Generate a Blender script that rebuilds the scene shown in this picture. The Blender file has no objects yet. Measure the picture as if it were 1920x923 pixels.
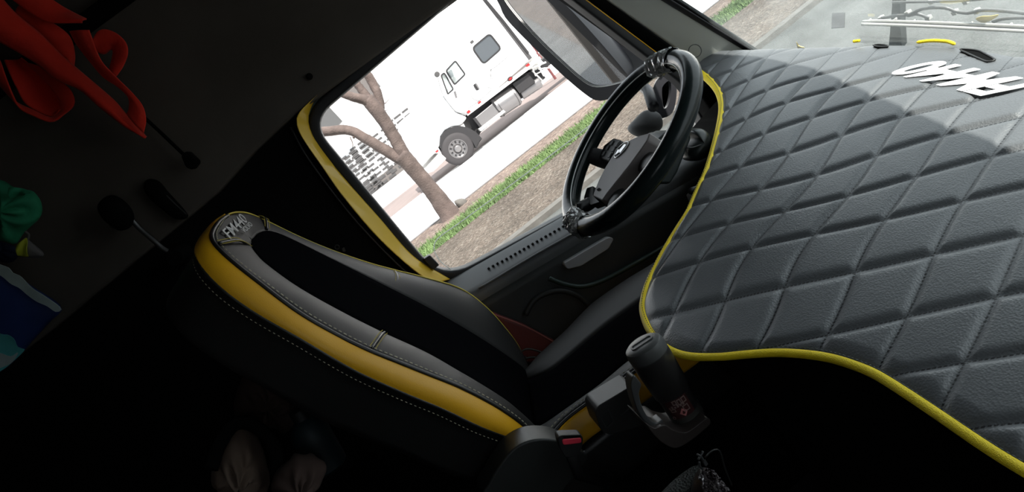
import bpy, bmesh, math, random
import numpy as np
from mathutils import Vector, Matrix

# ------------------------------------------------------------------ camera
sc = bpy.context.scene
COL = sc.collection
FOC = 1400.0                       # focal length in pixels of the 1920 x 923 frame
ROLL, PITCH, YAW = 37.5, 12.6, -4.0
EYE = np.array([0.0, 0.0, 2.3])
_r, _p, _y = [math.radians(a) for a in (ROLL, PITCH, YAW)]
CF = np.array([-math.sin(_y) * math.cos(_p), math.cos(_y) * math.cos(_p), -math.sin(_p)])
_R0 = np.array([math.cos(_y), math.sin(_y), 0.0])
_U0 = np.cross(_R0, CF)
CR = _R0 * math.cos(_r) - _U0 * math.sin(_r)
CU = _U0 * math.cos(_r) + _R0 * math.sin(_r)
cam_d = bpy.data.cameras.new('camera')
cam = bpy.data.objects.new('camera', cam_d)
COL.objects.link(cam)
cam_d.sensor_width = 36.0
cam_d.lens = 36.0 * FOC / 1920.0
cam_d.clip_start = 0.03
cam_d.clip_end = 500
cam.matrix_world = Matrix(((CR[0], CU[0], -CF[0], EYE[0]), (CR[1], CU[1], -CF[1], EYE[1]),
                           (CR[2], CU[2], -CF[2], EYE[2]), (0, 0, 0, 1)))
sc.camera = cam

# ------------------------------------------------------------------ light, sky, exposure
sc.view_settings.view_transform = 'Standard'
sc.view_settings.look = 'None'
sc.view_settings.gamma = 1.0
sc.view_settings.use_curve_mapping = False
sc.view_settings.exposure = 0.35
SUN_DIR = Vector((-0.30, 0.70, -1.0))          # the way the sunlight travels
SUN_E, SKY_E = 9.0, 1.6
sun_d = bpy.data.lights.new('sun', 'SUN')
sun_d.energy = SUN_E
sun_d.angle = math.radians(0.6)
sun_d.color = (1.0, 0.96, 0.9)
sun = bpy.data.objects.new('sun', sun_d)
COL.objects.link(sun)
sun.location = (6, -8, 12)
sun.rotation_euler = SUN_DIR.to_track_quat('-Z', 'Y').to_euler()
world = bpy.data.worlds.new('sky')
sc.world = world
world.use_nodes = True
_bg = world.node_tree.nodes['Background']
_bg.inputs['Color'].default_value = (0.86, 0.94, 1.0, 1)
_bg.inputs['Strength'].default_value = SKY_E
sc.cycles.max_bounces = 10
sc.cycles.transparent_max_bounces = 16
sc.cycles.diffuse_bounces = 5
sc.cycles.sample_clamp_indirect = 6

random.seed(7)
rng = np.random.default_rng(11)


# ------------------------------------------------------------------ geometry helpers
def ray(px, py):
    return CF + CR * (px - 960) / FOC - CU * (py - 461) / FOC


def onY(px, py, Y):
    d = ray(px, py)
    return EYE + d * (Y - EYE[1]) / d[1]


def onZ(px, py, Z):
    d = ray(px, py)
    return EYE + d * (Z - EYE[2]) / d[2]


def onP(px, py, P, n):
    d = ray(px, py)
    return EYE + d * (np.dot(np.array(P) - EYE, n) / np.dot(d, n))


def A(*v):
    return np.array(v, float)


def unit(v):
    v = np.array(v, float)
    return v / np.linalg.norm(v)


def pts(lst, Y):
    return [onY(a, b, Y) for a, b in lst]


def tag(o, label=None, cat=None, group=None, kind=None):
    if label: o['label'] = label
    if cat: o['category'] = cat
    if group: o['group'] = group
    if kind: o['kind'] = kind
    return o


def struct(o, label=None, cat=None):
    o['kind'] = 'structure'
    return tag(o, label, cat)


def empty(name, loc, label=None, cat=None, group=None):
    o = bpy.data.objects.new(name, None)
    COL.objects.link(o)
    o.location = tuple(loc)
    o.empty_display_size = 0.05
    return tag(o, label, cat, group)


def adopt(o, parent):
    if parent is not None:
        o.parent = parent
        o.matrix_parent_inverse = Matrix.Translation(parent.location).inverted()   # every part is built in world space
    return o


def mesh(name, verts, faces, mat, parent=None, smooth=False, bevel=0, seg=2, angle=0.6):
    me = bpy.data.meshes.new(name)
    me.from_pydata([tuple(map(float, v)) for v in verts], [], [tuple(f) for f in faces])
    bm = bmesh.new()
    bm.from_mesh(me)
    bmesh.ops.recalc_face_normals(bm, faces=bm.faces)
    bm.to_mesh(me)
    bm.free()
    me.materials.append(mat)
    o = bpy.data.objects.new(name, me)
    COL.objects.link(o)
    if smooth:
        for p in me.polygons: p.use_smooth = True
    if bevel:
        m = o.modifiers.new('edge', 'BEVEL')
        m.width = bevel
        m.segments = seg
        m.limit_method = 'ANGLE'
        m.angle_limit = angle
        for p in me.polygons: p.use_smooth = True
        w = o.modifiers.new('normals', 'WEIGHTED_NORMAL')
        w.keep_sharp = True
    return adopt(o, parent)


class MB:
    def __init__(self):
        self.v, self.f = [], []

    def add(self, v, f):
        n = len(self.v)
        self.v += [tuple(map(float, x)) for x in v]
        self.f += [tuple(i + n for i in q) for q in f]
        return self

    def prism(self, poly, off):
        return self.add(*prism_g(poly, off))

    def box(self, c, s, rot=None):
        return self.add(*box_g(c, s, rot))

    def tube(self, *a, **k):
        return self.add(*tube_g(*a, **k))

    def build(self, name, mat, parent=None, **k):
        return mesh(name, self.v, self.f, mat, parent, **k)


def prism_g(poly, off):
    poly = [np.array(p, float) for p in poly]
    n = len(poly)
    off = np.array(off, float)
    v = poly + [p + off for p in poly]
    f = [list(range(n))[::-1], list(range(n, 2 * n))] + [[i, (i + 1) % n, n + (i + 1) % n, n + i] for i in range(n)]
    return v, f


def prism(name, poly, off, mat, parent=None, **k):
    v, f = prism_g(poly, off)
    return mesh(name, v, f, mat, parent, **k)


def box_g(c, s, rot=None):
    c = np.array(c, float)
    v = []
    for x in (-.5, .5):
        for y in (-.5, .5):
            for z in (-.5, .5):
                q = np.array([x * s[0], y * s[1], z * s[2]])
                if rot is not None: q = rot @ q
                v.append(c + q)
    f = [(0, 1, 3, 2), (4, 6, 7, 5), (0, 4, 5, 1), (2, 3, 7, 6), (0, 2, 6, 4), (1, 5, 7, 3)]
    return v, f


def box(name, lo, hi, mat, parent=None, **k):
    lo, hi = np.array(lo, float), np.array(hi, float)
    v, f = box_g((lo + hi) / 2, hi - lo)
    return mesh(name, v, f, mat, parent, **k)


def spline(p, n, closed=False):
    """Catmull-Rom through p, n samples evenly by arc length"""
    p = np.array(p, float)
    m = len(p)
    if closed:
        q = np.vstack([p[-1], p, p[0], p[1]])
        segs = m
    else:
        q = np.vstack([2 * p[0] - p[1], p, 2 * p[-1] - p[-2]])
        segs = m - 1
    out = []
    for i in range(segs):
        a, b, c, d = q[i], q[i + 1], q[i + 2], q[i + 3]
        for t in np.linspace(0, 1, 14, endpoint=False):
            out.append(.5 * ((2 * b) + (-a + c) * t + (2 * a - 5 * b + 4 * c - d) * t * t + (-a + 3 * b - 3 * c + d) * t ** 3))
    out.append(p[0] if closed else p[-1])
    out = np.array(out)
    L = np.concatenate([[0], np.cumsum(np.linalg.norm(np.diff(out, axis=0), axis=1))])
    s = np.linspace(0, L[-1], n + 1)[:-1] if closed else np.linspace(0, L[-1], n)
    return np.stack([np.interp(s, L, out[:, k]) for k in range(out.shape[1])], 1)


def tube_g(p, r, n=10, closed=False, flat=None):
    """tube along points p, radius r (number or list); flat=(normal, factor) squashes it along a normal"""
    p = np.array(p, float)
    m = len(p)
    r = np.full(m, r) if np.isscalar(r) else np.array(r, float)
    t = np.roll(p, -1, 0) - np.roll(p, 1, 0) if closed else np.gradient(p, axis=0)
    t /= np.linalg.norm(t, axis=1)[:, None] + 1e-12
    up = np.array([0, 0, 1.0])
    if abs(t[0] @ up) > .9: up = np.array([1.0, 0, 0])
    v = []
    nrm = np.cross(t[0], up)
    for i in range(m):
        nrm = nrm - t[i] * (nrm @ t[i])
        nrm /= np.linalg.norm(nrm)
        b = np.cross(t[i], nrm)
        for k in range(n):
            a = 2 * math.pi * k / n
            o = (nrm * math.cos(a) + b * math.sin(a)) * r[i]
            if flat is not None:
                fn = unit(flat[0])
                o = o - fn * (o @ fn) * (1 - flat[1])
            v.append(p[i] + o)
    f = []
    for i in range(m if closed else m - 1):
        j = (i + 1) % m
        for k in range(n):
            l = (k + 1) % n
            f.append((i * n + k, i * n + l, j * n + l, j * n + k))
    if not closed:
        f.append(tuple(range(n))[::-1])
        f.append(tuple(range((m - 1) * n, m * n)))
    return v, f


def tube(name, p, r, mat, parent=None, n=10, closed=False, flat=None):
    v, f = tube_g(p, r, n, closed, flat)
    return mesh(name, v, f, mat, parent, smooth=True)


def grid_f(a, b, base=0, wrap=False):
    return [(base + i * b + j, base + i * b + (j + 1) % b, base + (i + 1) * b + (j + 1) % b, base + (i + 1) * b + j)
            for i in range(a - 1) for j in range(b if wrap else b - 1)]


def solid(o, t, off=-1):
    m = o.modifiers.new('thickness', 'SOLIDIFY')
    m.thickness = t
    m.offset = off
    return o


def loft(name, curves, mat, parent=None, thick=0.0, n=60, bulge=None, nb=8, nrm=None, taper=None):
    """surface through several curves (each resampled to n); bulge = height added between neighbouring curves"""
    C = [spline(c, n) for c in curves]
    rows = []
    for k in range(len(C) - 1):
        for j in range(nb):
            u = j / nb
            q = C[k] * (1 - u) + C[k + 1] * u
            if bulge:
                w = np.ones(n) if taper is None else np.clip((1 - np.linspace(0, 1, n)) / taper, 0, 1) ** 1.5
                q = q + np.array(nrm)[None] * (bulge[k] * math.sin(math.pi * u) * w)[:, None]
            rows.append(q)
    rows.append(C[-1])
    G = np.array(rows)
    o = mesh(name, G.reshape(-1, 3), grid_f(len(rows), n), mat, parent, smooth=True)
    if thick: solid(o, thick, 0)
    return o


def pillow(name, outline, nrm, thick, mat, parent=None, n=48, rings=9, lump=0.0, smooth=True, power=.5):
    """a closed puffed body with the given outline"""
    P = spline(outline, n, closed=True)
    c = P.mean(0)
    nrm = unit(nrm)
    V, F = [], []
    ts = [math.sin(math.pi / 2 * k / rings) for k in range(rings, 0, -1)]
    ph = random.random() * 9
    for side in (1, -1):
        base = len(V)
        for t in ts:
            h = max(0, 1 - t * t) ** power
            for k in range(n):
                q = c + (P[k] - c) * t
                w = h * thick * side
                if lump: w += side * lump * h * math.sin(5 * t + 3 * math.sin(k * 6.28 / n * 3 + ph) + ph)
                V.append(q + nrm * w)
        V.append(c + nrm * thick * side)
        m = len(ts)
        F += grid_f(m, n, base, True)
        F += [(base + (m - 1) * n + k, base + (m - 1) * n + (k + 1) % n, base + m * n) for k in range(n)]
    o = mesh(name, V, F, mat, parent, smooth=smooth)
    bm = bmesh.new()
    bm.from_mesh(o.data)
    bmesh.ops.remove_doubles(bm, verts=bm.verts, dist=1e-6)
    bmesh.ops.recalc_face_normals(bm, faces=bm.faces)
    bm.to_mesh(o.data)
    bm.free()
    for p in o.data.polygons: p.use_smooth = smooth
    return o


def rounded(poly, r, k=7):
    """round the corners of a planar 3-D polygon"""
    poly = [np.array(p, float) for p in poly]
    n = len(poly)
    rs = [r] * n if np.isscalar(r) else r
    out = []
    for i in range(n):
        a, b, c = poly[i - 1], poly[i], poly[(i + 1) % n]
        u, w = unit(a - b), unit(c - b)
        d = min(rs[i], np.linalg.norm(a - b) * .48, np.linalg.norm(c - b) * .48)
        p0, p1 = b + u * d, b + w * d
        for t in np.linspace(0, 1, k):
            out.append((1 - t) ** 2 * p0 + 2 * t * (1 - t) * b + t * t * p1)
    return out


def grow(loop, d, nrm):
    """offset a planar loop outward by d"""
    L = np.array(loop, float)
    c = L.mean(0)
    t = np.roll(L, -1, 0) - np.roll(L, 1, 0)
    o = np.cross(t, np.array(nrm, float))
    o /= np.linalg.norm(o, axis=1)[:, None] + 1e-12
    s = np.sign(((L - c) * o).sum())
    d = np.full(len(L), d) if np.isscalar(d) else np.array(d)
    return L + o * s * d[:, None]


def ring(name, inner, outer, off, mat, parent=None, **k):
    inner, outer, off = np.array(inner), np.array(outer), np.array(off, float)
    n = len(inner)
    V = np.vstack([inner, outer, inner + off, outer + off])
    F = []
    for i in range(n):
        j = (i + 1) % n
        F += [(i, j, n + j, n + i), (2 * n + j, 2 * n + i, 3 * n + i, 3 * n + j), (j, i, 2 * n + i, 2 * n + j), (n + i, n + j, 3 * n + j, 3 * n + i)]
    return mesh(name, V, F, mat, parent, **k)


def lathe_g(c, axis, prof, n=32):
    axis = unit(axis)
    u = unit(np.cross(axis, [0.3, 0.9, 0.2]))
    w = np.cross(axis, u)
    V = []
    for h, r in prof:
        for k in range(n):
            a = 2 * math.pi * k / n
            V.append(np.array(c) + axis * h + (u * math.cos(a) + w * math.sin(a)) * r)
    F = grid_f(len(prof), n, 0, True)
    F += [tuple(range(n))[::-1], tuple(range((len(prof) - 1) * n, len(prof) * n))]
    return V, F


def lathe(name, c, axis, prof, mat, parent=None, n=32, smooth=True):
    V, F = lathe_g(c, axis, prof, n)
    o = mesh(name, V, F, mat, parent)
    if smooth:
        for p in o.data.polygons: p.use_smooth = len(p.vertices) == 4
        m = o.modifiers.new('edge', 'EDGE_SPLIT')
        m.split_angle = 0.7
    return o


def dashes(curve, length, gap, r, lift=(0, 0, 0)):
    """stitches along a curve"""
    C = np.array(curve, float)
    L = np.concatenate([[0], np.cumsum(np.linalg.norm(np.diff(C, axis=0), axis=1))])
    b = MB()
    s = 0
    f = lambda x: np.array([np.interp(x, L, C[:, k]) for k in range(3)]) + np.array(lift)
    while s + length < L[-1]:
        p, q = f(s), f(s + length)
        b.tube([p, (p + q) / 2, q], [r * .7, r, r * .7], n=5)
        s += length + gap
    return b


def text_mesh(name, body, O, X, U, depth, mat, parent=None, bold=0.0):
    """lettering: O lower start corner, X vector over the whole word, U vector over the cap height"""
    cu = bpy.data.curves.new(name, 'FONT')
    cu.body = body
    cu.extrude = 0.05
    cu.offset = bold
    ob = bpy.data.objects.new(name + '_font', cu)
    COL.objects.link(ob)
    dg = bpy.context.evaluated_depsgraph_get()
    me = bpy.data.meshes.new_from_object(ob.evaluated_get(dg))
    bpy.data.objects.remove(ob)
    bpy.data.curves.remove(cu)
    me.name = name
    V = np.array([v.co[:] for v in me.vertices])
    lo, hi = V.min(0), V.max(0)
    N = unit(np.cross(X, U))
    if N @ (EYE - np.array(O)) < 0: N = -N
    for v, q in zip(me.vertices, V):
        t = (q - lo) / (hi - lo)
        v.co = tuple(np.array(O) + np.array(X) * t[0] + np.array(U) * t[1] + N * (t[2] * depth))
    me.materials.clear()
    me.materials.append(mat)
    o = bpy.data.objects.new(name, me)
    COL.objects.link(o)
    return adopt(o, parent)


# ------------------------------------------------------------------ materials
def nodes(name):
    m = bpy.data.materials.new(name)
    m.use_nodes = True
    nt = m.node_tree
    return m, nt, nt.nodes['Principled BSDF']


def mat(name, col, rough=.6, metal=0, spec=.5, noise=0, nscale=20, bump=0, bscale=200, coat=0, sheen=0, vor=False, bdist=.01):
    m, nt, b = nodes(name)
    b.inputs['Base Color'].default_value = (*col, 1)
    b.inputs['Roughness'].default_value = rough
    b.inputs['Metallic'].default_value = metal
    b.inputs['Specular IOR Level'].default_value = spec
    b.inputs['Coat Weight'].default_value = coat
    b.inputs['Sheen Weight'].default_value = sheen
    tc = nt.nodes.new('ShaderNodeTexCoord')
    if noise:
        n = nt.nodes.new('ShaderNodeTexNoise')
        n.inputs['Scale'].default_value = nscale
        n.inputs['Detail'].default_value = 6
        nt.links.new(tc.outputs['Object'], n.inputs['Vector'])
        r = nt.nodes.new('ShaderNodeValToRGB')
        r.color_ramp.elements[0].position = .3
        r.color_ramp.elements[1].position = .7
        r.color_ramp.elements[0].color = (*[c * (1 - noise) for c in col], 1)
        r.color_ramp.elements[1].color = (*[min(1, c * (1 + noise)) for c in col], 1)
        nt.links.new(n.outputs['Fac'], r.inputs['Fac'])
        nt.links.new(r.outputs['Color'], b.inputs['Base Color'])
    if bump:
        n = nt.nodes.new('ShaderNodeTexVoronoi' if vor else 'ShaderNodeTexNoise')
        n.inputs['Scale'].default_value = bscale
        nt.links.new(tc.outputs['Object'], n.inputs['Vector'])
        bp = nt.nodes.new('ShaderNodeBump')
        bp.inputs['Strength'].default_value = bump
        bp.inputs['Distance'].default_value = bdist
        nt.links.new(n.outputs['Distance' if vor else 'Fac'], bp.inputs['Height'])
        nt.links.new(bp.outputs['Normal'], b.inputs['Normal'])
    return m


def glass(name, tint, dust=0.0, rough=0.0, refl=1.0):
    """a thin pane: clear, reflecting by angle, with a film of dust"""
    m, nt, b = nodes(name)
    nt.nodes.remove(b)
    out = nt.nodes['Material Output']
    tr = nt.nodes.new('ShaderNodeBsdfTransparent')
    tr.inputs['Color'].default_value = (*tint, 1)
    gl = nt.nodes.new('ShaderNodeBsdfGlossy')
    gl.inputs['Roughness'].default_value = rough
    fr = nt.nodes.new('ShaderNodeFresnel')
    fr.inputs['IOR'].default_value = 1.3
    mx = nt.nodes.new('ShaderNodeMixShader')
    ge_ = nt.nodes.new('ShaderNodeNewGeometry')      # the far face of the thin pane adds no second mirror image
    mu = nt.nodes.new('ShaderNodeMath')
    mu.operation = 'SUBTRACT'
    mu.inputs[0].default_value = 1.0
    mu2 = nt.nodes.new('ShaderNodeMath')
    mu2.operation = 'MULTIPLY'
    mu2.inputs[1].default_value = refl
    mu3 = nt.nodes.new('ShaderNodeMath')
    mu3.operation = 'MULTIPLY'
    nt.links.new(ge_.outputs['Backfacing'], mu.inputs[1])
    nt.links.new(fr.outputs[0], mu2.inputs[0])
    nt.links.new(mu.outputs[0], mu3.inputs[0])
    nt.links.new(mu2.outputs[0], mu3.inputs[1])
    nt.links.new(mu3.outputs[0], mx.inputs[0])
    nt.links.new(tr.outputs[0], mx.inputs[1])
    nt.links.new(gl.outputs[0], mx.inputs[2])
    last = mx
    if dust:
        df = nt.nodes.new('ShaderNodeBsdfTranslucent')
        df.inputs['Color'].default_value = (.80, .86, .86, 1)
        tc = nt.nodes.new('ShaderNodeTexCoord')
        n = nt.nodes.new('ShaderNodeTexNoise')
        n.inputs['Scale'].default_value = 5
        n.inputs['Detail'].default_value = 5
        n.inputs['Distortion'].default_value = 1.5
        mr = nt.nodes.new('ShaderNodeMapRange')
        mr.inputs['From Min'].default_value = .3
        mr.inputs['From Max'].default_value = .75
        mr.inputs['To Min'].default_value = dust * .6
        mr.inputs['To Max'].default_value = dust * 1.5
        nt.links.new(tc.outputs['Object'], n.inputs['Vector'])
        nt.links.new(n.outputs['Fac'], mr.inputs['Value'])
        m2 = nt.nodes.new('ShaderNodeMixShader')
        nt.links.new(mr.outputs[0], m2.inputs[0])
        nt.links.new(mx.outputs[0], m2.inputs[1])
        nt.links.new(df.outputs[0], m2.inputs[2])
        last = m2
    nt.links.new(last.outputs[0], out.inputs[0])
    return m


def chips(name, cols, scale, bump=.6, rough=.9, fine=0):
    """loose ground: cells of several colours"""
    m, nt, b = nodes(name)
    tc = nt.nodes.new('ShaderNodeTexCoord')
    v = nt.nodes.new('ShaderNodeTexVoronoi')
    v.inputs['Scale'].default_value = scale
    nt.links.new(tc.outputs['Object'], v.inputs['Vector'])
    sp = nt.nodes.new('ShaderNodeSeparateColor')
    nt.links.new(v.outputs['Color'], sp.inputs[0])
    r = nt.nodes.new('ShaderNodeValToRGB')
    el = r.color_ramp.elements
    while len(el) < len(cols): el.new(.5)
    for i, c in enumerate(cols):
        el[i].position = i / (len(cols) - 1)
        el[i].color = (*c, 1)
    nt.links.new(sp.outputs[0], r.inputs['Fac'])
    n = nt.nodes.new('ShaderNodeTexNoise')
    n.inputs['Scale'].default_value = 1.1
    n.inputs['Detail'].default_value = 8
    nt.links.new(tc.outputs['Object'], n.inputs['Vector'])
    mr = nt.nodes.new('ShaderNodeMapRange')
    mr.inputs['From Min'].default_value = .3
    mr.inputs['From Max'].default_value = .7
    mr.inputs['To Min'].default_value = .7
    mr.inputs['To Max'].default_value = 1.25
    nt.links.new(n.outputs['Fac'], mr.inputs['Value'])
    mx = nt.nodes.new('ShaderNodeMixRGB')
    mx.blend_type = 'MULTIPLY'
    mx.inputs[0].default_value = 1
    nt.links.new(r.outputs['Color'], mx.inputs[1])
    nt.links.new(mr.outputs[0], mx.inputs[2])
    nt.links.new(mx.outputs[0], b.inputs['Base Color'])
    b.inputs['Roughness'].default_value = rough
    b.inputs['Specular IOR Level'].default_value = .2
    bp = nt.nodes.new('ShaderNodeBump')
    bp.inputs['Strength'].default_value = bump
    bp.inputs['Distance'].default_value = .03
    nt.links.new(v.outputs['Distance'], bp.inputs['Height'])
    nt.links.new(bp.outputs['Normal'], b.inputs['Normal'])
    return m


M = dict(
    black_plastic=mat('black_plastic', (.012, .012, .013), .5, bump=.08, bscale=500),
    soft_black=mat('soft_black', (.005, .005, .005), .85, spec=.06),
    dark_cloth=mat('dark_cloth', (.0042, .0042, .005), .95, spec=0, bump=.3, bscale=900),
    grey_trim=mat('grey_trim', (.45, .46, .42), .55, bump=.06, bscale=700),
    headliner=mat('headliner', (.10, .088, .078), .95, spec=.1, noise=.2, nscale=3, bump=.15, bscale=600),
    door_plastic=mat('door_plastic', (.016, .018, .018), .55, bump=.1, bscale=600),
    ledge_plastic=mat('ledge_plastic', (.075, .078, .082), .5, bump=.06, bscale=700),
    rubber=mat('rubber', (.012, .012, .014), .55, spec=.4),
    yellow_paint=mat('yellow_paint', (.85, .55, .035), .4, coat=.3),
    yellow_leather=mat('yellow_leather', (.80, .41, .012), .42, bump=.05, bscale=500, spec=.5),
    yellow_tape=mat('yellow_tape', (.90, .68, .010), .6, bump=.5, bscale=700, bdist=.003),
    grey_leather=mat('grey_leather', (.013, .0123, .012), .58, bump=.05, bscale=450, spec=.25),
    black_leather=mat('black_leather', (.014, .014, .014), .4, bump=.1, bscale=450),
    thread=mat('thread', (.55, .5, .35), .7),
    yellow_thread=mat('yellow_thread', (.62, .48, .05), .7),
    silver=mat('silver', (.6, .6, .6), .3, metal=.8),
    lit_silver_plastic=mat('lit_silver_plastic', (.32, .32, .33), .45),
    white_thread=mat('white_thread', (.86, .86, .86), .7),
    grey_thread=mat('grey_thread', (.5, .5, .5), .6),
    gloss_black=mat('gloss_black', (.007, .011, .011), .22, spec=.26, bump=.25, bscale=22, coat=0, bdist=.004),
    pad_plastic=mat('pad_plastic', (.17, .15, .148), .5, bump=.05, bscale=700),
    red_cloth=mat('red_cloth', (.85, .032, .012), .8, noise=.15, nscale=9, bump=.25, bscale=60, sheen=.1),
    green_cloth=mat('green_cloth', (.018, .26, .13), .8, noise=.3, nscale=14, bump=.3, bscale=40),
    navy=mat('navy', (.006, .016, .055), .8, bump=.3, bscale=50),
    print_blue=mat('print_blue', (.008, .03, .15), .7, noise=.25, nscale=6),
    print_white=mat('print_white', (.42, .52, .52), .7, noise=.15, nscale=20),
    print_cyan=mat('print_cyan', (.08, .42, .43), .7, noise=.35, nscale=9),
    lime=mat('lime', (.45, .5, .03), .7),
    grey_cloth=mat('grey_cloth', (.16, .155, .16), .9, bump=.2, bscale=90),
    maroon=mat('maroon', (.10, .012, .012), .55),
    dark_green=mat('dark_green', (.010, .028, .022), .45),
    shell=mat('shell', (.012, .0135, .013), .5, bump=.05, bscale=600),
    panel_grey=mat('panel_grey', (.020, .020, .020), .5, bump=.05, bscale=700),
    holder=mat('holder', (.035, .036, .037), .42),
    holder_tray=mat('holder_tray', (.026, .02, .018), .5),
    can_black=mat('can_black', (.014, .013, .013), .32, spec=.6),
    can_cap=mat('can_cap', (.045, .047, .047), .45),
    can_band=mat('can_band', (.05, .05, .045), .35, metal=.3),
    label_pink=mat('label_pink', (.48, .17, .17), .5),
    label_ink=mat('label_ink', (.18, .13, .12), .5),
    label_red=mat('label_red', (.04, .007, .007), .5),
    buckle_red=mat('buckle_red', (.80, .05, .09), .35),
    paper=mat('paper', (.6, .57, .58), .8),
    film=mat('film', (.12, .10, .105), .12, spec=.9, bump=1.0, bscale=60, coat=1, bdist=.03),
    mesh_cloth=mat('mesh_cloth', (.085, .088, .085), .9, bump=1.0, bscale=300, vor=True),
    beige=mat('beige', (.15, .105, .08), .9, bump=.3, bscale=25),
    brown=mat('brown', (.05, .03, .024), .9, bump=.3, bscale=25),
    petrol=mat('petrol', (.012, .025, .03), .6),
    carpet=mat('carpet', (.010, .010, .010), .95, bump=.4, bscale=400),
    chrome=mat('chrome', (.7, .7, .7), .15, metal=1),
    mirror=mat('mirror', (.86, .88, .9), .015, metal=1),
    mirror_grey=mat('mirror_grey', (.26, .26, .275), .32, coat=.4),
    mirror_black=mat('mirror_black', (.016, .016, .019), .42),
    leaf=mat('leaf', (.62, .50, .16), .6, noise=.2, nscale=30),
    wiper=mat('wiper', (.10, .10, .10), .35),
    wiper_light=mat('wiper_light', (.5, .49, .47), .3, metal=.4),
    bark=mat('bark', (.09, .066, .058), .9, noise=.3, nscale=5, bump=.5, bscale=30, bdist=.02),
    white_paint=mat('white_paint', (.82, .82, .82), .35, coat=.3),
    off_white=mat('off_white', (.72, .70, .67), .4),
    wall_white=mat('wall_white', (.84, .83, .82), .9),
    tyre=mat('tyre', (.026, .023, .024), .8, bump=.3, bscale=12),
    arch_black=mat('arch_black', (.011, .010, .011), .8),
    alu=mat('alu', (.17, .162, .162), .35, metal=.6),
    dark_alu=mat('dark_alu', (.06, .056, .056), .45, metal=.4),
    truck_glass=mat('truck_glass', (.05, .055, .06), .08, spec=.8),
    door_glass=mat('door_glass', (.30, .33, .32), .1, spec=.8, noise=.7, nscale=2.2),
    lamp_red=mat('lamp_red', (.22, .012, .012), .3),
    rack_red=mat('rack_red', (.16, .05, .05), .6),
    grey_panel=mat('grey_panel', (.055, .055, .055), .7),
    brown_panel=mat('brown_panel', (.085, .075, .07), .7),
    slat_grey=mat('slat_grey', (.045, .043, .043), .8),
    asphalt=chips('asphalt', [(0.068, 0.072, 0.068), (0.088, 0.092, 0.088), (0.08, 0.08, 0.078), (0.104, 0.104, 0.102)], 60, .2),
    concrete=mat('concrete', (.66, .65, .65), .9, noise=.08, nscale=.5),
    lane_shade=mat('lane_shade', (.15, .118, .11), .95, noise=.12, nscale=.8),
    kerb=mat('kerb_concrete', (.085, .078, .07), .9, noise=.25, nscale=6, bump=.3, bscale=40),
    dark_kerb=mat('dark_kerb', (.10, .088, .085), .9, noise=.3, nscale=8),
    mulch=chips('mulch', [(0.043, 0.033, 0.027), (0.086, 0.066, 0.053), (0.117, 0.094, 0.076), (0.062, 0.048, 0.039), (0.172, 0.148, 0.125)], 27, .8),
    litter=chips('litter', [(0.078, 0.058, 0.047), (0.156, 0.117, 0.098), (0.109, 0.078, 0.066), (0.211, 0.172, 0.14)], 17, .8),
    turf=mat('turf', (.06, .095, .032), .95, noise=.4, nscale=3),
    grass=mat('grass_blade', (.10, .155, .05), .7, noise=.45, nscale=2.0),
    cab_grey=mat('cab_grey', (.30, .30, .31), .18, coat=.7),
    windscreen=glass('windscreen_glass', (.95, .97, .965), dust=.042),
    side_glass=glass('side_glass', (.975, .985, .98), refl=.35),
)

# quilted vinyl: leather grain, seams of dark stitches along the lattice lines
def quilt_material():
    m, nt, b = nodes('quilted_vinyl')
    b.inputs['Base Color'].default_value = (.080, .085, .090, 1)
    b.inputs['Roughness'].default_value = .43
    b.inputs['Specular IOR Level'].default_value = .8
    tc = nt.nodes.new('ShaderNodeTexCoord')
    v = nt.nodes.new('ShaderNodeTexVoronoi')
    v.inputs['Scale'].default_value = 330
    n = nt.nodes.new('ShaderNodeTexNoise')
    n.inputs['Scale'].default_value = 260
    nt.links.new(tc.outputs['Object'], v.inputs['Vector'])
    nt.links.new(tc.outputs['Object'], n.inputs['Vector'])
    ad = nt.nodes.new('ShaderNodeMath')
    ad.operation = 'ADD'
    nt.links.new(v.outputs['Distance'], ad.inputs[0])
    nt.links.new(n.outputs['Fac'], ad.inputs[1])
    bp = nt.nodes.new('ShaderNodeBump')
    bp.inputs['Strength'].default_value = .22
    bp.inputs['Distance'].default_value = .0014
    nt.links.new(ad.outputs[0], bp.inputs['Height'])
    nt.links.new(bp.outputs['Normal'], b.inputs['Normal'])

    def mth(op, a, c):
        k = nt.nodes.new('ShaderNodeMath')
        k.operation = op
        for i, x in enumerate((a, c)):
            if x is None: continue
            if isinstance(x, (int, float)): k.inputs[i].default_value = x
            else: nt.links.new(x, k.inputs[i])
        return k.outputs[0]
    masks = []
    for a, c in (('seam_i', 'seam_j'), ('seam_j', 'seam_i')):
        qa = nt.nodes.new('ShaderNodeAttribute'); qa.attribute_name = a
        qc = nt.nodes.new('ShaderNodeAttribute'); qc.attribute_name = c
        d = mth('ABSOLUTE', mth('SUBTRACT', qa.outputs['Fac'], mth('ROUND', qa.outputs['Fac'], None)), None)
        line = mth('LESS_THAN', d, .013)
        dash = mth('GREATER_THAN', mth('FRACT', mth('MULTIPLY', qc.outputs['Fac'], 17.0), None), .35)
        masks.append(mth('MULTIPLY', line, dash))
    mk = mth('MAXIMUM', masks[0], masks[1])
    mx = nt.nodes.new('ShaderNodeMixRGB')
    mx.inputs[1].default_value = (.080, .085, .090, 1)
    mx.inputs[2].default_value = (.008, .008, .009, 1)
    nt.links.new(mk, mx.inputs[0])
    nt.links.new(mx.outputs[0], b.inputs['Base Color'])
    return m


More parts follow.
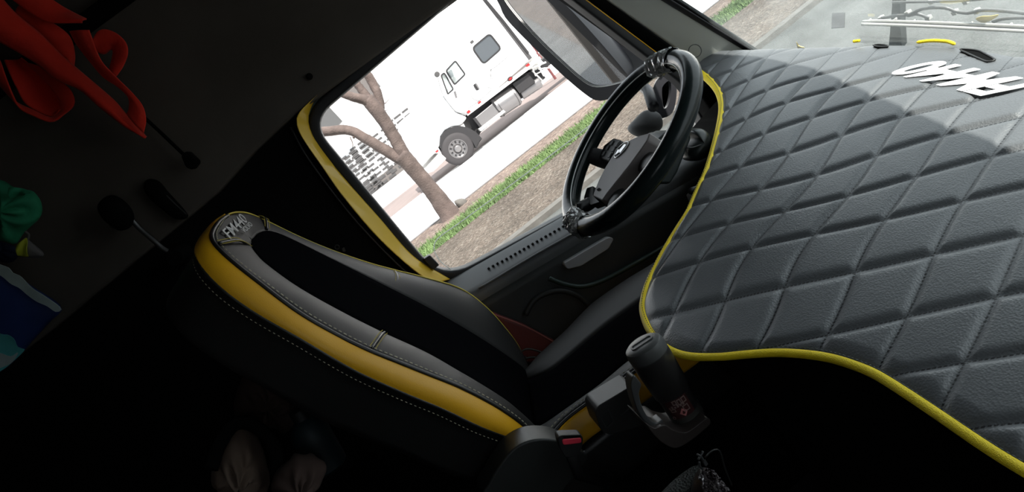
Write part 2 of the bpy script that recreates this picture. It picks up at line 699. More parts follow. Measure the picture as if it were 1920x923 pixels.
def sheet(name, blend, milky, col=(.9, .9, .9), rough=.08):
    """clear plastic sheet: see-through, glossy by angle, slightly milky"""
    m, nt, b = nodes(name)
    nt.nodes.remove(b)
    tr_ = nt.nodes.new('ShaderNodeBsdfTransparent')
    gl = nt.nodes.new('ShaderNodeBsdfGlossy')
    gl.inputs['Roughness'].default_value = rough
    df = nt.nodes.new('ShaderNodeBsdfTranslucent')
    df.inputs['Color'].default_value = (*col, 1)
    d2 = nt.nodes.new('ShaderNodeBsdfDiffuse')
    d2.inputs['Color'].default_value = (*col, 1)
    dd = nt.nodes.new('ShaderNodeMixShader')
    nt.links.new(df.outputs[0], dd.inputs[1])
    nt.links.new(d2.outputs[0], dd.inputs[2])
    m1 = nt.nodes.new('ShaderNodeMixShader')
    m1.inputs[0].default_value = milky
    nt.links.new(tr_.outputs[0], m1.inputs[1])
    nt.links.new(dd.outputs[0], m1.inputs[2])
    mx = nt.nodes.new('ShaderNodeMixShader')
    lw = nt.nodes.new('ShaderNodeLayerWeight')
    lw.inputs['Blend'].default_value = blend
    nt.links.new(lw.outputs['Fresnel'], mx.inputs[0])
    nt.links.new(m1.outputs[0], mx.inputs[1])
    nt.links.new(gl.outputs[0], mx.inputs[2])
    nt.links.new(mx.outputs[0], nt.nodes['Material Output'].inputs[0])
    return m


M['quilt'] = quilt_material()

# ================================================================== SETTING: the ground outside
def slab(name, x0, x1, y0, y1, z0, z1, m):
    return struct(box(name, (x0, y0, z0), (x1, y1, z1), m))


slab('ground', -60, 60, -40, 90, -.3, -.02, M['asphalt'])
slab('kerb', -30, 40, 10.35, 10.6, -.05, .06, M['kerb'])
slab('mulch_ground', -30, 40, 10.6, 14.05, -.05, .03, M['mulch'])
slab('turf_ground', -30, 40, 13.95, 15.35, -.05, .035, M['turf'])
slab('litter_ground', -30, 40, 15.3, 16.95, -.05, .03, M['litter'])
slab('far_kerb', -30, 40, 16.95, 17.12, -.06, .04, M['dark_kerb'])
slab('mulch_ground', -40, -4.5, 3.0, 10.2, -.05, .02, M['mulch'])
slab('road', -60, 60, 25.3, 30.5, -.06, .002, M['lane_shade'])  # brown strip, also darkened to stand in for the shade beneath the truck
slab('road', -60, 60, 17.12, 44, -.06, -.005, M['concrete'])
dc = prism('drain_cover', [onZ(*q, -.012) for q in [(1560, 24), (1584, 23), (1583, 50), (1559, 52)]], (0, 0, -.02), M['arch_black'])
tag(dc, 'dark square drain cover set into the asphalt beyond the windscreen', 'drain cover')

# grass blades on the turf strip
gv, gf = [], []
for i in range(15000):
    x, y = random.uniform(-1.2, 11.5), 13.9 + 1.5 * random.random()
    if y > 15.0 and random.random() < .5: y -= .5
    h = random.uniform(.05, .12)
    a = random.random() * 6.28
    w = .012
    dx, dy = math.cos(a) * w, math.sin(a) * w
    lx, ly = random.gauss(0, .04), random.gauss(0, .04)
    k = len(gv)
    gv += [(x - dx, y - dy, .03), (x + dx, y + dy, .03), (x + lx, y + ly, .03 + h)]
    gf.append((k, k + 1, k + 2))
go = mesh('grass', gv, gf, M['grass'])
tag(go, 'strip of short green grass between the mulch bed and the far kerb', 'grass', kind='stuff')

# building across the street
YB = 44.0
bd = empty('warehouse_building', (0, YB, 0), 'long white warehouse behind the white truck and the tree', 'building')
box('facade', (-60, YB, 0), (60, YB + 8, 15), M['wall_white'], bd)
box('plinth', (-60, YB - .06, 0), (60, YB, .55), M['brown_panel'], bd)


def zt(a, b):      # enlarged crop of the tree region back to frame pixels
    return 560 + a / 3.077, 120 + b / 3.077


for cx, cy, nc, nr in [(300, 590, 3, 5), (350, 545, 3, 4), (395, 690, 3, 4), (460, 630, 3, 5), (385, 490, 3, 4), (475, 445, 3, 4), (595, 340, 3, 4), (540, 565, 2, 4), (430, 700, 2, 3)]:
    p = onY(*zt(cx, cy), YB - .05)
    b = MB()
    for i in range(nc):
        for j in range(nr):
            wv = .36 + .12 * random.random()
            b.box((p[0] + (i - (nc - 1) / 2) * .55 + random.uniform(-.05, .05), YB - .05, p[2] + (j - (nr - 1) / 2) * .30), (wv, .1, .12))
    b.build('louvre', M['slat_grey'], bd)
ux = empty('grey_awning_box', onY(*zt(180, 310), YB - 1.2), 'plain grey box unit jutting from the white warehouse behind the lowest branch', 'box unit')
pp = pts([zt(*q) for q in [(100, 320), (175, 245), (250, 325), (205, 372), (105, 372)]], YB - 1.2)
prism('housing', pp, (0, 1.14, 0), M['grey_panel'], ux)
uy = empty('grey_wall_box', onY(*zt(390, 130), YB - 1.2), 'grey-brown box unit on the white warehouse behind the fork of the tree', 'box unit')
pp = pts([zt(*q) for q in [(270, 145), (400, 40), (472, 125), (420, 195), (330, 200)]], YB - 1.2)
prism('housing', pp, (0, 1.14, 0), M['brown_panel'], uy)
pp = pts([zt(*q) for q in [(385, 70), (405, 45), (470, 125), (450, 130)]], YB - 1.25)
prism('side_panel', pp, (0, .05, 0), M['grey_panel'], uy)

# ------------------------------------------------------------------ tree by the far kerb
YT = 16.3
tr = empty('street_tree', onZ(848, 412, 0), 'bare brown forked street tree standing on the leaf-littered strip', 'tree')


def limb(b, lst, n=26):
    p = np.array([[*onY(a, c, YT + dy)] for a, c, _, dy in lst])
    r = np.array([rr * YT / FOC for _, _, rr, _ in lst])
    q = spline(np.hstack([p, r[:, None]]), n)
    q[:, :3] += rng.normal(0, .004, (len(q), 3))
    b.tube(q[:, :3], q[:, 3], n=14)


tb = MB()
limb(tb, [(852, 420, 27, 0), (845, 405, 21, 0), (826, 378, 17.5, 0), (800, 345, 15, 0), (772, 312, 15.5, 0), (752, 290, 16, 0)], 30)
tb.build('trunk', M['bark'], tr, smooth=True)
for lst in ([(765, 306, 13, 0), (752, 280, 12.5, 0), (735, 250, 12, 0), (716, 220, 12.5, 0), (698, 196, 13.5, 0), (688, 184, 12, 0)],
            [(768, 308, 12, 0), (748, 296, 11.5, .02), (722, 281, 10.5, .05), (690, 262, 9.5, .1), (664, 247, 9, .15), (642, 243, 9, .2), (615, 246, 9, .25), (585, 246, 9, .3), (540, 238, 8, .3)],
            [(694, 194, 10, 0), (680, 186, 9, -.05), (660, 181, 8, -.1), (640, 173, 8, -.1), (600, 155, 7, -.1)],
            [(696, 196, 10, 0), (686, 180, 9, .1), (676, 166, 7.5, .1), (664, 150, 7, .1), (640, 120, 6, .1)],
            [(712, 216, 7, 0), (713, 202, 8, .1), (709, 178, 8, .15), (698, 154, 8.5, .2), (686, 136, 8, .2), (660, 100, 7, .3)]):
    b = MB()
    limb(b, lst)
    b.build('branch', M['bark'], tr, smooth=True)
b = MB()
for lst in ([(657, 256, 1.2, .1), (661, 268, .9, .1), (662, 276, .5, .1)], [(663, 256, 2.5, .1), (663, 260, 1.6, .1)], [(708, 200, 1.2, .1), (724, 192, .8, .1), (730, 184, .5, .1)], [(714, 205, 1, .1), (722, 207, .6, .1), (728, 206, .4, .1)]):
    b = MB()
    limb(b, lst, 6)
    b.build('twig', M['bark'], tr, smooth=True)
fs = pillow('kerb_stone', pts([(852, 378), (866, 372), (876, 376), (874, 384), (862, 390)], 16.6), (0, 1, .3), .12, M['kerb'])
tag(fs, 'small pale stone lying beside the foot of the street tree', 'stone')

# ------------------------------------------------------------------ white semi truck on the far side of the road
YW = 24.6


def zw(a, b):      # enlarged crop of the truck back to frame pixels
    return 800 + a / 3.075, 20 + b / 3.075


def tp(lst, y=0.0):
    return [onY(*zw(a, b), YW) + A(0, y, 0) for a, b in lst]


tk = empty('semi_truck', (2.2, YW + 1.2, 0), 'white long-nosed semi truck with sleeper cab parked across the road', 'truck')
body = tp([(640, 245), (540, 110), (455, -5), (330, -170), (150, -110), (20, 110), (48, 300), (74, 385), (98, 492), (128, 535), (172, 583), (236, 600)])
prism('sleeper_cab', body, (0, 2.4, 0), M['white_paint'], tk, bevel=.06)
body2 = tp([(172, 583), (98, 492), (60, 478), (-60, 560), (-150, 640), (-150, 760), (-60, 905), (60, 815), (80, 775), (84, 725), (108, 690), (150, 668), (200, 662), (240, 612)])
prism('hood', [p + A(0, .12, 0) for p in body2], (0, 2.1, 0), M['white_paint'], tk, bevel=.08)
prism('side_skirt', tp([(236, 606), (236, 585), (570, 325), (650, 262), (660, 275), (580, 345)], -.02), (0, .12, 0), M['off_white'], tk, bevel=.01)
prism('bumper', tp([(0, 905), (75, 820), (118, 850), (40, 925), (-60, 960), (-70, 940)]), (0, 2.2, 0), M['off_white'], tk, bevel=.04)
# rear fairing edge
prism('fairing', tp([(372, 0), (300, -90), (315, -100), (400, 0), (608, 270), (590, 285)], -.02), (0, .5, 0), M['dark_alu'], tk)
prism('fairing_strip', tp([(415, 40), (402, 38), (330, -60), (345, -65), (440, 48), (590, 240), (580, 250)], -.04), (0, .06, 0), M['arch_black'], tk)
# sleeper window
w0 = rounded(tp([(256, 214), (363, 124), (436, 218), (327, 314)], -.03), .16, 6)
w = ring('window', grow(w0, -.05, (0, 1, 0)), w0, (0, .06, 0), M['arch_black'], tk)
prism('pane', [p + A(0, .02, 0) for p in grow(w0, -.05, (0, 1, 0))], (0, .02, 0), M['truck_glass'], w)
w0 = tp([(106, 345), (165, 282), (227, 366), (160, 432)], -.03)
w = ring('window', grow(rounded(w0, .08, 4), -.045, (0, 1, 0)), rounded(w0, .08, 4), (0, .06, 0), M['arch_black'], tk)
prism('pane', [p + A(0, .02, 0) for p in grow(rounded(w0, .08, 4), -.04, (0, 1, 0))], (0, .02, 0), M['door_glass'], w)
w0 = tp([(78, 370), (102, 352), (158, 452), (120, 486)], -.03)
w = ring('window', grow(rounded(w0, .06, 4), -.04, (0, 1, 0)), rounded(w0, .06, 4), (0, .06, 0), M['arch_black'], tk)
prism('pane', [p + A(0, .02, 0) for p in grow(rounded(w0, .06, 4), -.04, (0, 1, 0))], (0, .02, 0), M['door_glass'], w)
# seams of the door and of the hood, locker outline
b = MB()
for lst in ([(62, 375), (78, 440), (98, 492), (128, 535), (172, 583), (236, 592)], [(236, 565), (300, 520), (372, 455), (350, 440)], [(370, 380), (372, 340), (400, 320), (470, 262)], [(225, 420), (262, 500), (300, 520)], [(370, 330), (368, 380), (378, 392)]):
    b.tube(spline(tp(lst, -.005), 30), .008, n=6)
b.build('seam', M['slat_grey'], tk, smooth=True)
prism('door_handle', rounded(tp([(266, 428), (284, 416), (306, 450), (288, 462)], -.05), .05, 4), (0, .05, 0), M['arch_black'], tk)
prism('door_grip', tp([(279, 425), (287, 420), (303, 448), (296, 452)], -.08), (0, .04, 0), M['alu'], tk)
prism('cab_badge', tp([(248, 180), (264, 166), (274, 178), (258, 192)], -.015), (0, .02, 0), M['slat_grey'], tk)
for q in ([(566, 316), (584, 302), (596, 312), (578, 324)], [(292, 532), (308, 518), (314, 526), (300, 538)], [(228, 584), (242, 570), (254, 580), (240, 594)], [(48, 812), (62, 800), (70, 808), (56, 820)]):
    prism('marker_light', tp(q, -.06), (0, .06, 0), M['lamp_red'], tk)
ml = prism('marker_light', spline(tp([(465, 396), (474, 382), (488, 379), (494, 388), (486, 402), (470, 406)], -.07), 20, True), (0, .06, 0), M['arch_black'], tk)
prism('lens', spline(tp([(470, 396), (477, 386), (487, 383), (490, 389), (483, 399), (473, 402)], -.09), 16, True), (0, .03, 0), M['lamp_red'], ml)
lathe('cab_mirror', onY(*zw(56, 370), YW) + A(0, -.3, 0), (0, 1, 0), [(0, .06), (.02, .09), (.1, .09), (.12, .05)], M['slat_grey'], tk, 12)
prism('side_mirror', rounded(tp([(92, 330), (128, 300), (134, 312), (98, 344)], -.25), .03, 3), (0, .1, 0), M['white_paint'], tk)
prism('wiper_cover', tp([(154, 468), (166, 460), (176, 500), (166, 505)], -.05), (0, .05, 0), M['alu'], tk)
# dark underside, tanks, steps
prism('frame_rail', tp([(240, 612), (560, 362), (660, 330), (700, 380), (540, 520), (320, 700), (300, 740)], .35), (0, 1.5, 0), M['arch_black'], tk)
zc = lambda a, b, y=0: onY(*zw(a, b), YW) + A(0, y, 0)
def tankx(name, p, q, r, m, parent):
    prof = [(0, r * .9), (.04, r), (np.linalg.norm(q - p) - .04, r), (np.linalg.norm(q - p), r * .9)]
    return lathe(name, p, q - p, prof, m, parent, 28)
t1 = tankx('fuel_tank', zc(405, 565, .35), zc(530, 480, .35), .34, M['alu'], tk)
for a, c in ((420, 556), (512, 492)):
    tankx('strap', zc(a, c, .35), zc(a + 8, c - 5.5, .35), .352, M['dark_alu'], t1)
tankx('air_tank', zc(555, 478, .4), zc(668, 402, .4), .19, M['alu'], tk)
prism('battery_box', tp([(500, 420), (590, 362), (632, 408), (540, 474)], .12), (0, .4, 0), M['arch_black'], tk)
st = prism('step_box', tp([(275, 620), (385, 530), (440, 585), (325, 672)], .05), (0, .6, 0), M['alu'], tk, bevel=.02)
prism('step', tp([(300, 680), (440, 572), (452, 582), (312, 694)], -.08), (0, .4, 0), M['off_white'], st)
for q in ([(268, 622), (280, 612), (325, 672), (315, 682)], [(378, 534), (388, 526), (430, 580), (420, 588)]):
    prism('strap', tp(q, .03), (0, .04, 0), M['arch_black'], st)
# hitch and rack behind the cab
hb = MB()
for p, q, r in [((590, 300), (650, 250), 10), ((600, 330), (700, 290), 5), ((620, 340), (680, 400), 5), ((650, 300), (690, 370), 7), ((700, 330), (640, 360), 4), ((612, 300), (640, 372), 4), ((655, 330), (720, 322), 4)]:
    hb.tube([zc(*p, .3), zc(*q, .3)], r * YW / FOC / 3.0, n=8)
hb.build('hitch', M['off_white'], tk, smooth=True)
prism('hitch_plate', tp([(596, 290), (650, 250), (690, 290), (640, 345)], .4), (0, .5, 0), M['off_white'], tk)
rk = empty('red_trailer_rack', onY(*zw(560, 170), YW + 4), 'faded red trailer rack standing behind the white truck', 'rack')
b = MB()
for p, q in [((440, 50), (650, 260)), ((470, 60), (640, 240)), ((520, 160), (560, 120)), ((560, 205), (600, 160)), ((600, 240), (640, 205)), ((480, 105), (520, 75))]:
    zk = lambda a, b: onY(*zw(a, b), YW + 4)
    b.tube([zk(*p), zk(*q)], .055, n=6)
b.tube([zk(650, 260), A(*zk(650, 260)[:2], 0)], .055, n=6)
b.build('bars', M['rack_red'], rk)
# front wheel
wc = zc(180, 795, -.02)
zr = wc[2]
wh = empty('wheel', wc)
adopt(wh, tk)
R = .545
lathe('tyre', wc, (0, 1, 0), [(.26, R * .56), (0, R * .56), (0, R * .74), (.01, R * .86), (.04, R * .96), (.09, R), (.24, R), (.3, R * .9), (.3, R * .5)], M['tyre'], wh, 48)
lathe('rim', wc + A(0, -.006, 0), (0, 1, 0), [(.11, .02), (.10, R * .2), (.06, R * .3), (.07, R * .44), (.05, R * .5), (.0, R * .53), (.0, R * .57), (.1, R * .57)], M['alu'], wh, 40)
b = MB()
for k in range(10):
    a = k * .628
    lathe('hand_hole', wc + A(math.cos(a) * R * .40, .035, math.sin(a) * R * .40), (0, 1, 0), [(0, .03), (.045, .03)], M['arch_black'], wh, 12)
lathe('hub', wc + A(0, -.03, 0), (0, 1, 0), [(0, .06), (.02, R * .2), (.13, R * .24)], M['alu'], wh, 20)
arch = spline(tp([(78, 790), (80, 740), (100, 700), (140, 674), (190, 664), (240, 674), (285, 700), (318, 735), (310, 745)], .02), 30)
inn = spline(tp([(110, 850), (96, 800), (108, 760), (140, 730), (185, 715), (230, 725), (262, 752), (285, 790), (290, 790)], .02), 30)
V = np.vstack([arch, inn, arch + A(0, .6, 0), inn + A(0, .6, 0)])
F = []
for i in range(29):
    F += [(i, i + 1, 31 + i, 30 + i), (60 + i, 61 + i, 91 + i, 90 + i), (i, i + 1, 61 + i, 60 + i), (30 + i, 31 + i, 91 + i, 90 + i)]
mesh('wheel_arch', V, F, M['arch_black'], tk)
# rear wheels beyond the frame keep the truck on the ground
for dx in (5.4, 6.6):
    c2 = A(wc[0] + dx, YW + .1, R)
    w2 = empty('wheel', c2)
    adopt(w2, tk)
    lathe('tyre', c2, (0, 1, 0), [(0, R * .56), (0, R * .8), (.04, R * .96), (.09, R), (.5, R), (.55, R * .5)], M['tyre'], w2, 36)
    lathe('rim', c2 + A(0, .02, 0), (0, 1, 0), [(.1, .05), (.06, R * .5), (0, R * .57)], M['alu'], w2, 24)
prism('chassis', [A(3.5, YW + .9, .75), A(9.8, YW + .9, .75), A(9.8, YW + .9, 1.05), A(3.5, YW + .9, 1.05)], (0, .9, 0), M['arch_black'], tk)

# ================================================================== SETTING: the cab
YD = 2.10                       # plane of the driver's door
FLOOR = 1.15
struct(box('floor', (-1.4, -.2, FLOOR - .1), (1.1, 2.2, FLOOR), M['carpet']))
struct(box('ceiling', (-1.45, -.25, 3.15), (.75, 2.25, 3.25), M['headliner']))
struct(box('wall_back', (-1.5, -.25, FLOOR - .1), (-1.4, 2.25, 3.2), M['headliner']))
struct(box('wall_front', (.56, -.25, 2.72), (.70, 2.25, 3.2), M['headliner']))
# passenger side: a wall round the open window
wl = [A(-.36, -.2, 2.02), A(.20, -.2, 2.0), A(.18, -.2, 2.44), A(-.36, -.2, 2.46)]
ow = [A(-1.45, -.2, FLOOR - .1), A(1.12, -.2, FLOOR - .1), A(.60, -.2, 3.2), A(-1.45, -.2, 3.2)]
struct(ring('wall_right', wl, ow, (0, -.06, 0), M['door_plastic']))
# driver's side wall: dark lower panel behind the door
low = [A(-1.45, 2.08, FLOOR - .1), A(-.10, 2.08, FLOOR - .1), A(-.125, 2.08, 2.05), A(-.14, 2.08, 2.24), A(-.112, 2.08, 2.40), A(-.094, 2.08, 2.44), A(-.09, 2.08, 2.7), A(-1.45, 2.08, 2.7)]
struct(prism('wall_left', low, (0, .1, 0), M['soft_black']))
upl = pts([(100, 618), (410, 361), (482, 280), (556, 212), (852, -5), (962, -86)], 2.05)
upl[0] = upl[0]
upl = [A(-1.45, 2.05, upl[0][2])] + upl + [A(.66, 2.05, 3.2), A(-1.45, 2.05, 3.2)]
struct(prism('trim_1', upl, (0, .13, 0), M['headliner'], bevel=.012))
b = box('trim_2', (-1.45, 2.02, 2.92), (.5, 2.05, 2.96), M['soft_black'])
struct(b)
hole = lathe('wall_button', onY(580, 143, 2.045), (0, -1, 0), [(0, .009), (.004, .008), (.006, .004)], M['soft_black'], None, 14)
tag(hole, 'small round black button in the upper side wall above the door window', 'button')

# driver's door: opening, seal, yellow pillar edge, frame
op = [onY(583, 228, YD), onY(828, 525, YD), onY(1326, 257, YD), onY(1284, 165, YD), onY(953, -89, YD)]
opn = rounded(op, [.07, .10, .03, .05, .06], 9)
dr = empty('door_1', A(.3, YD, FLOOR))
dr['kind'] = 'structure'
s_in = grow(opn, .0, (0, 1, 0))
s_out = grow(opn, .030, (0, 1, 0))
ring('window_seal', s_in - A(0, .015, 0), s_out - A(0, .015, 0), (0, .06, 0), M['rubber'], dr, bevel=.008)
s2 = grow(opn, .042, (0, 1, 0))
ring('seal_groove', grow(opn, .028, (0, 1, 0)) - A(0, .005, 0), s2 - A(0, .005, 0), (0, .05, 0), M['dark_green'], dr, bevel=.004)
s3 = grow(opn, .055, (0, 1, 0))
ring('door_frame', s2 + A(0, .012, 0), s3 + A(0, .012, 0), (0, .05, 0), M['door_plastic'], dr)
# wedge clip at the lower corner of the seal
prism('clip', pts([(794, 486), (806, 478), (824, 497), (812, 506)], YD - .03), (0, .03, 0), M['black_plastic'], dr, bevel=.003)
# lower door panel
lo_line = [A(-.085, 2.0, 1.835), A(-.02, 2.0, 1.820), A(.316, 2.0, 1.771), A(.88, 2.0, 1.69)]
pan = [A(-.10, 1.985, FLOOR + .02), A(.95, 1.985, FLOOR + .02), A(.95, 1.985, 1.64), A(.316, 1.985, 1.745), A(-.07, 1.985, 1.80)]
prism('door_panel', pan, (0, .14, 0), M['door_plastic'], dr, bevel=.03)
V = []
xs = np.linspace(-.085, .93, 40)
for x in xs:
    zi = np.interp(x, [-.085, -.02, .316, .93], [1.838, 1.820, 1.771, 1.682])
    zo = np.interp(x, [-.085, .796, .93], [1.878, 1.727, 1.705]) + .002
    for y, z in ((2.13, zo - .02), (2.115, zo), (2.07, zo * .72 + zi * .28 + .004), (2.02, zi + .006), (2.0, zi - .002), (1.992, zi - .02), (2.0, zi - .06), (2.13, zi - .06)):
        V.append((x, y, z))
n8 = 8
F = grid_f(40, n8, 0, True) + [tuple(range(n8))[::-1], tuple(range(39 * n8, 40 * n8))]
lg = mesh('door_ledge', V, F, M['ledge_plastic'], dr, smooth=True)
lg.modifiers.new('edge', 'EDGE_SPLIT').split_angle = .9
b = MB()
for k in range(22):
    t = k / 21
    best = None
    for yy in np.linspace(2.01, 2.11, 60):
        q = onY(916 + 172 * t, 503 - 97 * t, yy)
        zi = np.interp(q[0], [-.085, -.02, .316, .93], [1.838, 1.820, 1.771, 1.682]) + .006
        zo = np.interp(q[0], [-.085, .796, .93], [1.878, 1.727, 1.705]) + .002
        zm = zo * .72 + zi * .28 - .002
        zs = np.interp(yy, [2.02, 2.07, 2.115], [zi, zm, zo])
        if best is None or abs(zs - q[2]) < best[0]: best = (abs(zs - q[2]), q, zs)
    b.box((best[1][0], best[1][1], best[2] + .0005), (.0065, .020, .004))
b.build('vent', M['soft_black'], lg)
lp = tube('ledge_lip', spline([onY(898, 541, 1.995), onY(1000, 480, 1.995), onY(1086, 431, 1.995), A(.6, 1.995, 1.73)], 30), .0035, M['ledge_plastic'], dr)
prism('grab_recess', rounded(pts([(1056, 494), (1100, 468), (1141, 444), (1152, 447), (1142, 466), (1090, 499), (1064, 505)], 1.965), .006, 3), (0, .03, 0), M['lit_silver_plastic'], dr, bevel=.003)  # silver trim, lightened to stand in for light on its top face
tube('pocket_rim', spline(pts([(1030, 522), (1060, 533), (1092, 537), (1130, 526), (1180, 500), (1240, 466), (1290, 436)], 1.955), 40), .007, M['dark_green'], dr, 8)
b = MB()
b.tube(spline(pts([(985, 590), (1005, 560), (1045, 545), (1085, 555), (1110, 580)], 1.975), 30), .008, n=8)
b.build('pocket_edge', M['door_plastic'], dr, smooth=True)
# rolled-down pane
ge = spline(pts([(850, 508), (826, 490), (814, 468), (817, 452), (832, 438), (870, 411.5), (960, 345), (1060, 270), (1150, 201)], YD + .012), 60)
gz = float(ge[-1][2])
pane = [p for p in ge] + [A(.745, YD + .012, gz), A(.80, YD + .012, 1.73), A(.3, YD + .012, 1.80)]
wn = struct(prism('window_1', pane, (0, .005, 0), M['side_glass']))
tube('glass_edge', spline(list(ge) + [A(.74, YD + .012, gz)], 80), .0016, sheet('glass_edge', .3, .75, (.95, 1, .97), .2), wn, 6)
# yellow door pillar
yo = spline(pts([(596, 176), (562, 208), (555, 228), (566, 258), (605, 315), (640, 365), (700, 437), (760, 494), (812, 534)], YD - .055), 40)
yi = spline(pts([(600, 173), (584, 198), (578, 226), (590, 260), (622, 305), (660, 350), (712, 408), (776, 480), (846, 524)], YD - .018), 40)
V = np.vstack([yo, yi, yo + A(0, .06, 0), yi + A(0, .06, 0)])
F = []
for i in range(39):
    F += [(i, i + 1, 41 + i, 40 + i), (80 + i, 81 + i, 121 + i, 120 + i), (i, i + 1, 81 + i, 80 + i), (40 + i, 41 + i, 121 + i, 120 + i)]
F += [(0, 40, 120, 80), (39, 79, 119, 159)]
struct(mesh('pillar', V, F, M['yellow_paint'], smooth=False, bevel=.006))
g0 = spline(pts([(545, 238), (580, 300), (660, 405), (740, 490), (785, 530)], 2.07), 30)
struct(tube('trim_3', g0, .0035, M['panel_grey']))
# windscreen pillar
wx = lambda z: 1.02 - .42 * (z - 1.85)


def strip(name, e1, e2, y1, y2, thick, m, **k):
    a = [onY(*q, y1) for q in e1]
    c = [onY(*q, y2) for q in e2]
    return struct(prism(name, a + c[::-1], (0, thick, 0), m, **k))


def ext(p, q, t=.9):          # carry an edge on upward past the frame
    return (p[0] + (p[0] - q[0]) * t, p[1] + (p[1] - q[1]) * t)


e_win = [(1069, 0), (1232, 118), (1322, 190)]
e_dark = [(1137, 0), (1272, 95), (1340, 150)]
e_gray = [(1247, 0), (1401, 93), (1440, 118)]
e_seal = [(1282, 0), (1428, 95), (1460, 118)]
for L in (e_win, e_dark, e_gray, e_seal):
    L.insert(0, ext(L[0], L[1], 1.35))
strip('trim_4', e_win, e_dark, 2.115, 2.06, .06, M['soft_black'])
strip('pillar_trim', e_dark, e_gray, 2.06, 2.0, .07, M['grey_trim'], bevel=.008)
strip('trim_5', [(x - 3, y) for x, y in e_gray], [((a[0] + c[0]) / 2, (a[1] + c[1]) / 2) for a, c in zip(e_gray, e_seal)], 1.995, 1.985, .05, M['rubber'], bevel=.006)
strip('trim_6', [((a[0] + c[0]) / 2 - 1, (a[1] + c[1]) / 2) for a, c in zip(e_gray, e_seal)], e_seal, 2.0, 1.99, .05, M['panel_grey'], bevel=.004)
struct(tube('trim_7', [onY(1020, -57, 2.06), onY(1104, 3, 2.06), onY(1243, 107, 2.06)], .0013, M['yellow_leather']))
cp = onY(1303, 95, 2.02)
cpn = tube('pillar_cap', [onY(1303 + 12 * math.cos(a), 95 + 12 * math.sin(a), 2.012) for a in np.linspace(0, 6.28, 33)[:-1]], .0012, M['panel_grey'], None, 6, True)
struct(cpn)
# passenger-side pillar, outside the frame
pl = [A(wx(1.6) + .02, -.2, 1.6), A(wx(2.8) + .02, -.2, 2.8), A(wx(2.8) - .12, -.2, 2.8), A(wx(1.6) - .12, -.2, 1.6)]
struct(prism('pillar_beam', pl, (0, .07, 0), M['grey_trim']))
# windscreen
ws = [A(wx(1.66), -.18, 1.66), A(wx(1.66), 2.07, 1.66), A(wx(2.78), 2.07, 2.78), A(wx(2.78), -.18, 2.78)]
struct(prism('window_2', ws, (.006, 0, .0025), M['windscreen']))
# unseen outer visor, its bowed lip shaped to throw the dash shadow line
vl = [(-.25, .88), (.1, .935), (.353, .982), (.57, 1.012), (.817, 1.058), (1.054, 1.106), (1.353, 1.128), (1.6, 1.12), (1.9, 1.09), (2.2, 1.04)]
V = []
for y, x in vl:
    V += [(x, y, 2.55), (.72, y, 2.80), (.72, y, 2.82), (x, y, 2.565)]
F = grid_f(len(vl), 4, 0, True) + [(0, 1, 2, 3), tuple(range(4 * len(vl) - 4, 4 * len(vl)))]
vis = mesh('shadow_visor', V, F, M['black_plastic'])
struct(vis)

# ================================================================== DASHBOARD
n_cam = A(-.563, -.733, -.382)
DN = unit(CR * n_cam[0] - CU * n_cam[1] + CF * n_cam[2])         # dash plane normal
DP = EYE + ray(1604, 510) * 1.1


def dp(px, py, h=0.0):
    return onP(px, py, DP + DN * h, DN)


def dz(x, y):
    return DP[2] - ((x - DP[0]) * DN[0] + (y - DP[1]) * DN[1]) / DN[2]


trim_px = [(1293, 122), (1307, 130), (1322, 141), (1337, 156), (1347, 172), (1352, 195), (1349, 222), (1340, 260), (1325, 310), (1306, 352), (1288, 392), (1268, 424), (1250, 453), (1230, 489), (1214, 523), (1205, 550), (1202, 575),
           (1208, 600), (1222, 625), (1243, 645), (1268, 658), (1300, 664), (1345, 664), (1400, 659), (1450, 656), (1500, 658), (1550, 665), (1595, 678), (1640, 697), (1700, 734), (1760, 774), (1840, 828), (1925, 880)]
trim_c = [dp(*q) for q in trim_px]
last = trim_c[-1]
for y in (.48, .34, .2, .05, -.13):
    trim_c.append(A(.312 + .02 * (.6 - y), y, dz(.312, y)))
trim_c = np.array(trim_c)
NT, NS = 640, 270
T = spline(trim_c, NT)
wind_px = [(1288, 97), (1330, 94), (1430, 90), (1500, 88), (1580, 85.5), (1640, 83.5), (1700, 83), (1760, 85), (1840, 93), (1920, 104)]
W = [dp(*q) for q in wind_px]
for y in (.9, .6, .3, .05, -.13):
    W.append(A(.965, y, dz(.965, y)))
W = np.array(W)
# match rows of both borders by the lateral position with a soft spread
wt = np.linspace(0, 1, NT)
sT = np.concatenate([[0], np.cumsum(np.linalg.norm(np.diff(T, axis=0), axis=1))]); sT /= sT[-1]
Wd = spline(W, NT)
# lattice of the quilting, measured on the cover: (steep row, shallow row) -> place
LAT = {(0, 0): (1604, 510), (1, 0): (1656, 411), (2, 0): (1715, 333), (3, 0): (1764, 254), (0, 1): (1750, 477), (1, 1): (1802, 377), (2, 1): (1857, 294),
       (2, -1): (1588, 370), (3, -1): (1641, 293), (4, -1): (1687, 218), (3, -2): (1528, 328), (4, -3): (1478, 288), (5, -4): (1431, 252), (4, -2): (1575, 257), (5, -3): (1519, 222), (6, -4): (1472, 193),
       (3, -3): (1422, 356), (4, -4): (1386, 314), (2, -2): (1472, 397), (1, -1): (1523, 437), (2, -3): (1365, 421), (1, -2): (1409, 465), (1, -3): (1310, 489), (0, -2): (1359, 563), (0, -1): (1472, 539), (0, -3): (1264, 588), (2, -4): (1278, 445), (3, -4): (1332, 375),
       (5, -5): (1354, 283), (6, -5): (1398, 224), (7, -6): (1370, 203), (7, -5): (1436, 170), (8, -6): (1403, 151), (7, -4): (1519, 146), (6, -3): (1569, 167), (5, -2): (1622, 190), (5, -1): (1738, 166), (4, 0): (1823, 190)}
LP = np.array([dp(*q)[:2] for q in LAT.values()])
LV = np.array(list(LAT.keys()), float)


